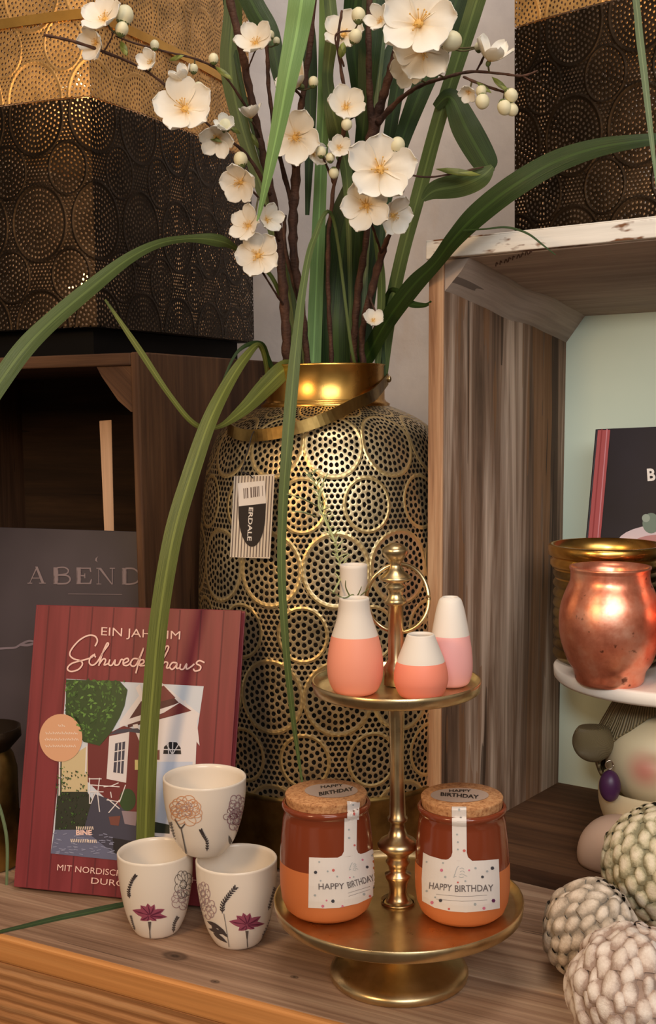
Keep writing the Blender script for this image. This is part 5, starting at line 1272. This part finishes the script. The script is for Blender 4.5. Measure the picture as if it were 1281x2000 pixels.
def blossom(parent, px, py, Y, rpx, face=(0, -1, .1), cup=.28, seed=0, rot=None, npet=5):
    rnd = random.Random(seed*77+int(px)); C = D(px, py, Y); R_ = rpx*MPP(C); n_ = Vector(face).normalized()
    a0 = rnd.uniform(0, 6.28) if rot is None else radians(rot)
    e1 = n_.cross(Vector((0, 0, 1))).normalized(); e2 = e1.cross(n_).normalized()
    bm = NB()
    for k in range(npet):
        a = a0+2*pi*k/npet+rnd.uniform(-.12, .12); dv = e1*cos(a)+e2*sin(a)
        petal_mesh(bm, C+dv*R_*.06+n_*(.0004*(k % 2)), n_, dv, R_*rnd.uniform(.9, 1.02), R_*rnd.uniform(.43, .50), cup+rnd.uniform(-.08, .1), rnd)
    b = obj('blossom', bm, pet, parent); s_ = b.modifiers.new('thickness', 'SOLIDIFY'); s_.thickness = .0005; e_ = b.modifiers.new('crisp_rim', 'EDGE_SPLIT'); e_.split_angle = radians(50)
    bm = NB(); ball(bm, C+n_*R_*.07, R_*.12, 12, 8, (1, 1, .6), axis=n_)
    for k in range(11):
        a = rnd.uniform(0, 6.28); q = rnd.uniform(.12, .30); tip = C+(e1*cos(a)+e2*sin(a))*R_*q+n_*R_*rnd.uniform(.22, .34)
        tube(bm, [C+n_*R_*.05, tip], [R_*.010, R_*.010], 5); ball(bm, tip, R_*.026, 6, 4)
    obj('stamens', bm, stam, b, label='yellow stamens')
    bm = NB(); ball(bm, C-n_*R_*.10, R_*.13, 10, 7, (1, 1, 1.3), axis=n_); obj('calyx', bm, calyx, b)
    stalk(parent, C-n_*R_*.12, .0011)
    return C
def bud(parent, px, py, Y, rpx, dirv=(0, 0, 1), half=False):
    C = D(px, py, Y); r = rpx*MPP(C); d = Vector(dirv).normalized()
    bm = NB(); ball(bm, C, r, 14, 10, (1, 1, 1.12), axis=d)
    b = obj('bud', bm, budm, parent)
    bm = NB(); lathe(bm, [(0, -r*1.25), (r*.35, -r*1.2), (r*.75, -r*.75), (r*.86, -r*.30), (r*.74, -r*.5), (0, -r*1.0)], C, 10, axis=d); obj('calyx', bm, calyx, b); stalk(parent, C-d*r*.9, .0009)
BR = {}
def stalk(parent, C, w):
    q = min(BR[parent.name], key=lambda p: (p-C).length)
    if (q-C).length < .004: return
    mid = (q+C)/2+Vector((0, 0, -.12*(q-C).length)); P = [Vector(p) for p in crom([tuple(q), tuple(mid), tuple(C)], 5)]
    bm = NB(); tube(bm, P, w, 7); obj('flower_stalk', bm, stalkm, parent)
def branch(label, twigs, group='blossoming brown branches'):
    """twigs: list of polylines (px,py,Y,diameter px)"""
    base = D(*twigs[0][0][:3]); b = thing('blossom_branch', label, 'branch', base, group); BR[b.name] = []
    for i, tw_ in enumerate(twigs):
        P = crom(tw_, 7); rnd = random.Random(i*31+int(tw_[0][0])); pts = []; rad = []
        for k, (x, y, Y, w) in enumerate(P):
            pts.append(D(x+rnd.uniform(-1, 1)*min(w, 8)*.10, y, Y)); rad.append(w/2*MPP(pts[-1])*(1+.13*sin(k*1.9)+rnd.uniform(-.06, .06)))
        BR[b.name] += pts
        bm = NB(); tube(bm, pts, rad, 9); obj('stem' if i == 0 else 'twig', bm, bark, b)
    return b
B1 = branch('thickest brown branch at the left of the bouquet, leaning to the top left', [
    [(562, 745, 1.49, 15), (560, 690, 1.47, 18), (556, 600, 1.46, 19), (548, 510, 1.45, 18), (540, 430, 1.44, 17), (522, 340, 1.43, 16), (505, 260, 1.42, 15), (488, 180, 1.41, 15), (470, 90, 1.40, 16), (440, -40, 1.39, 16)],
    [(500, 240, 1.42, 6), (440, 150, 1.37, 5), (390, 118, 1.34, 5), (320, 100, 1.32, 4), (262, 84, 1.30, 4), (225, 70, 1.29, 3)],
    [(528, 380, 1.43, 8), (480, 300, 1.40, 7), (420, 255, 1.37, 5), (350, 190, 1.34, 5), (280, 135, 1.31, 5), (200, 100, 1.28, 6), (140, 80, 1.26, 6), (85, 68, 1.25, 6)],
    [(545, 470, 1.44, 6), (515, 400, 1.40, 5), (480, 360, 1.37, 4)], [(556, 600, 1.46, 6), (530, 560, 1.42, 4), (505, 520, 1.39, 4)], [(508, 270, 1.42, 4), (500, 250, 1.40, 4), (490, 235, 1.39, 4)], [(200, 105, 1.28, 3), (215, 80, 1.275, 3), (222, 62, 1.27, 3)], [(478, 150, 1.41, 4), (490, 120, 1.39, 3), (498, 100, 1.38, 3)]])
B2 = branch('forked brown branch left of centre crossing behind the bright blade', [
    [(602, 745, 1.50, 12), (598, 680, 1.49, 13), (588, 590, 1.48, 14), (574, 500, 1.47, 16), (572, 420, 1.46, 19), (578, 340, 1.45, 18), (580, 260, 1.45, 14), (592, 180, 1.44, 12), (606, 80, 1.43, 12), (614, -40, 1.42, 12)],
    [(570, 400, 1.46, 10), (545, 300, 1.45, 9), (528, 200, 1.44, 8), (522, 120, 1.43, 8), (520, 60, 1.43, 6)],
    [(596, 640, 1.49, 8), (575, 560, 1.49, 8), (556, 480, 1.48, 9), (556, 420, 1.48, 7)], [(578, 330, 1.45, 6), (560, 300, 1.42, 5), (545, 240, 1.41, 4)], [(590, 190, 1.44, 6), (572, 170, 1.42, 5)]])
B3 = branch('brown branch right of centre, forking under the largest top blossoms', [
    [(690, 745, 1.50, 14), (692, 660, 1.49, 14), (700, 560, 1.48, 15), (716, 460, 1.47, 12), (718, 350, 1.46, 16), (728, 260, 1.45, 24), (745, 200, 1.44, 17), (762, 140, 1.43, 16), (772, 90, 1.42, 12), (780, -40, 1.41, 12)],
    [(728, 260, 1.45, 16), (722, 180, 1.44, 13), (720, 80, 1.43, 12), (722, -40, 1.43, 12)],
    [(738, 240, 1.44, 14), (780, 195, 1.42, 10), (820, 168, 1.40, 8), (868, 152, 1.38, 7), (920, 140, 1.36, 6), (980, 144, 1.34, 5), (1020, 148, 1.33, 5), (1050, 138, 1.33, 3)],
    [(718, 400, 1.46, 6), (725, 380, 1.40, 5), (735, 340, 1.33, 5), (760, 336, 1.345, 5), (800, 342, 1.35, 4), (850, 345, 1.36, 4), (945, 326, 1.37, 3)],
    [(1020, 148, 1.33, 3), (1036, 158, 1.33, 4)], [(905, 150, 1.36, 5), (940, 165, 1.35, 6), (985, 180, 1.34, 5)], [(930, 140, 1.36, 4), (945, 108, 1.35, 5), (935, 92, 1.35, 4)]])
B4 = branch('thin dark branch right of the broad blade, ending at the low blossoms', [
    [(716, 745, 1.47, 10), (706, 660, 1.46, 13), (728, 560, 1.44, 15), (748, 490, 1.42, 14), (765, 450, 1.40, 6), (785, 425, 1.38, 4)],
    [(722, 580, 1.44, 5), (735, 620, 1.43, 3), (730, 640, 1.42, 3)], [(745, 495, 1.42, 6), (730, 450, 1.37, 5), (720, 420, 1.34, 5)]])
B5 = branch('slender central branch with little buds between the upright blades', [
    [(650, 745, 1.47, 9), (644, 640, 1.46, 9), (640, 500, 1.44, 9), (650, 380, 1.43, 8), (668, 280, 1.42, 8), (672, 180, 1.41, 7), (660, 90, 1.40, 6), (668, 20, 1.39, 5)],
    [(652, 360, 1.43, 5), (632, 310, 1.41, 4), (626, 298, 1.40, 3)], [(664, 300, 1.42, 4), (680, 240, 1.40, 4), (700, 225, 1.39, 3)], [(672, 130, 1.40, 4), (655, 70, 1.38, 4), (690, 60, 1.38, 3)], [(646, 330, 1.43, 3), (652, 336, 1.41, 3)]])
BL = [(B3, 818, 48, 1.30, 78, (-.1, -1, .15), .22, 30), (B3, 824, 98, 1.34, 62, (0, -1, -.25), .25, 80), (B3, 742, 332, 1.315, 70, (.05, -1, .1), .22, 95), (B4, 716, 402, 1.33, 52, (-.2, -1, -.1), .3, 70), (B4, 765, 420, 1.35, 40, (.5, -.8, -.3), .5, 20),
      (B1, 362, 215, 1.33, 62, (-.1, -1, .3), .35, 10), (B2, 578, 268, 1.40, 54, (-.2, -1, -.2), .35, 50), (B2, 586, 166, 1.41, 42, (-.7, -.6, .5), .8, 0), (B1, 505, 500, 1.38, 48, (-.2, -1, .1), .3, 0), (B1, 487, 442, 1.37, 38, (-.5, -.8, .2), .4, 40),
      (B1, 472, 355, 1.365, 42, (-.4, -.8, -.4), .45, 20), (B1, 206, 40, 1.27, 46, (-.3, -1, .5), .5, 20), (B1, 190, 84, 1.275, 34, (-.6, -.8, -.3), .6, 20), (B1, 500, 86, 1.38, 40, (-.2, -.9, .4), .5, 60), (B1, 296, 122, 1.31, 24, (-.4, -.8, .1), .7, 20), (B1, 357, 158, 1.33, 26, (-.3, -.5, .8), .9, 0),
      (B1, 425, 268, 1.37, 36, (-.1, -.8, -.6), .6, 30), (B3, 955, 120, 1.34, 40, (.3, -.5, .8), .8, 10), (B3, 915, 178, 1.36, 20, (-.3, -.7, -.7), .7, 10), (B5, 676, 212, 1.40, 40, (.1, -.9, .3), .6, 0), (B5, 672, 70, 1.42, 44, (-.1, -.9, .3), .5, 40), (B5, 662, 290, 1.40, 24, (.1, -.9, .1), .6, 0),
      (B3, 745, 42, 1.36, 28, (-.4, -.8, .1), .8, 0), (B4, 728, 628, 1.42, 22, (.1, -.8, .5), .7, 0), (B1, 520, 430, 1.40, 30, (.5, -.7, .1), .6, 30), (B1, 440, 590-340, 1.36, 22, (0, -.8, .4), .8, 0), (B2, 610, 300, 1.41, 28, (.7, -.7, 0), .5, 0), (B3, 800, 130, 1.37, 40, (-.5, -.7, -.4), .4, 10), (B1, 490, 232, 1.385, 24, (-.1, -.3, 1), .9, 0)]
for i, (b, x, y, Y, r, fc_, cup, rot) in enumerate(BL): blossom(b, x, y, Y, r, fc_, cup, i, rot)
for (b, x, y, Y, r, d) in ((B1, 238, 57, 1.265, 13, (.3, 0, 1)), (B1, 243, 30, 1.27, 18, (.3, 0, 1)), (B1, 302, 88, 1.31, 9, (0, 0, 1)), (B1, 417, 115, 1.35, 10, (0, 0, 1)), (B1, 378, 134, 1.34, 9, (0, 0, 1)), (B1, 388, 172, 1.34, 11, (0, 0, 1)), (B1, 440, 245, 1.36, 12, (0, 0, 1)), (B1, 470, 312, 1.37, 14, (-.2, 0, 1)),
                          (B2, 528, 68, 1.42, 8, (0, 0, 1)), (B2, 540, 80, 1.42, 7, (0, 0, 1)), (B5, 700, 30, 1.37, 14, (0, 0, 1)), (B5, 694, 71, 1.37, 13, (.3, -.3, .6)), (B5, 677, 243, 1.385, 11, (0, -.3, -.5)), (B5, 627, 297, 1.395, 10, (0, 0, 1)), (B5, 645, 308, 1.395, 9, (0, 0, 1)), (B5, 652, 338, 1.40, 10, (0, 0, -1)),
                          (B3, 776, 284, 1.315, 15, (.2, -.2, 1)), (B3, 942, 198, 1.335, 14, (0, -.3, -1)), (B3, 985, 210, 1.33, 14, (.3, -.3, -1)), (B3, 998, 186, 1.33, 13, (.6, -.2, -.8)), (B3, 940, 178, 1.34, 11, (0, -.2, -1)), (B3, 880, 80, 1.31, 20, (1, -.3, 0)), (B3, 935, 92, 1.345, 9, (0, 0, 1)), (B2, 612, 160, 1.40, 10, (0, 0, 1)), (B3, 1000, 214, 1.332, 12, (.4, -.3, -1))):
    bud(b, x, y, Y, r, d)
# little leaves near the buds
for k, (b, x, y, Y, dx, dy, w) in enumerate(((B1, 420, 130, 1.35, 34, 26, 12), (B1, 236, 80, 1.27, 12, 30, 14), (B1, 330, 118, 1.31, 30, -10, 10), (B5, 665, 115, 1.38, 6, -34, 16), (B3, 960, 150, 1.335, 34, 30, 12), (B3, 930, 160, 1.34, 30, 22, 10), (B3, 850, 330, 1.36, 90, 12, 14), (B1, 400, 262, 1.37, 34, 16, 10), (B1, 505, 290, 1.40, -14, -30, 10), (B1, 470, 262, 1.38, -26, -18, 10))):
    a = D(x, y, Y); c_ = D(x+dx, y+dy, Y-.005); m_ = (a+c_)/2; sd_ = (c_-a).cross(FW).normalized()*w/2*MPP(a)
    bm = NB(); vs = [bm.verts.new(p) for p in (a, a+(c_-a)*.25+sd_*.8, m_+sd_, a+(c_-a)*.78+sd_*.7, c_, a+(c_-a)*.78-sd_*.7, m_-sd_, a+(c_-a)*.25-sd_*.8)]
    cen = bm.verts.new(m_+FW*.0015)
    uvl = bm.loops.layers.uv.verify()
    for i in range(8):
        f = bm.faces.new([vs[i], vs[(i+1) % 8], cen])
        for lp in f.loops: lp[uvl].uv = (.2+.1*i, .5)
    o_ = obj('leaflet', bm, LG['olive'], b); s_ = o_.modifiers.new('thickness', 'SOLIDIFY'); s_.thickness = .0004
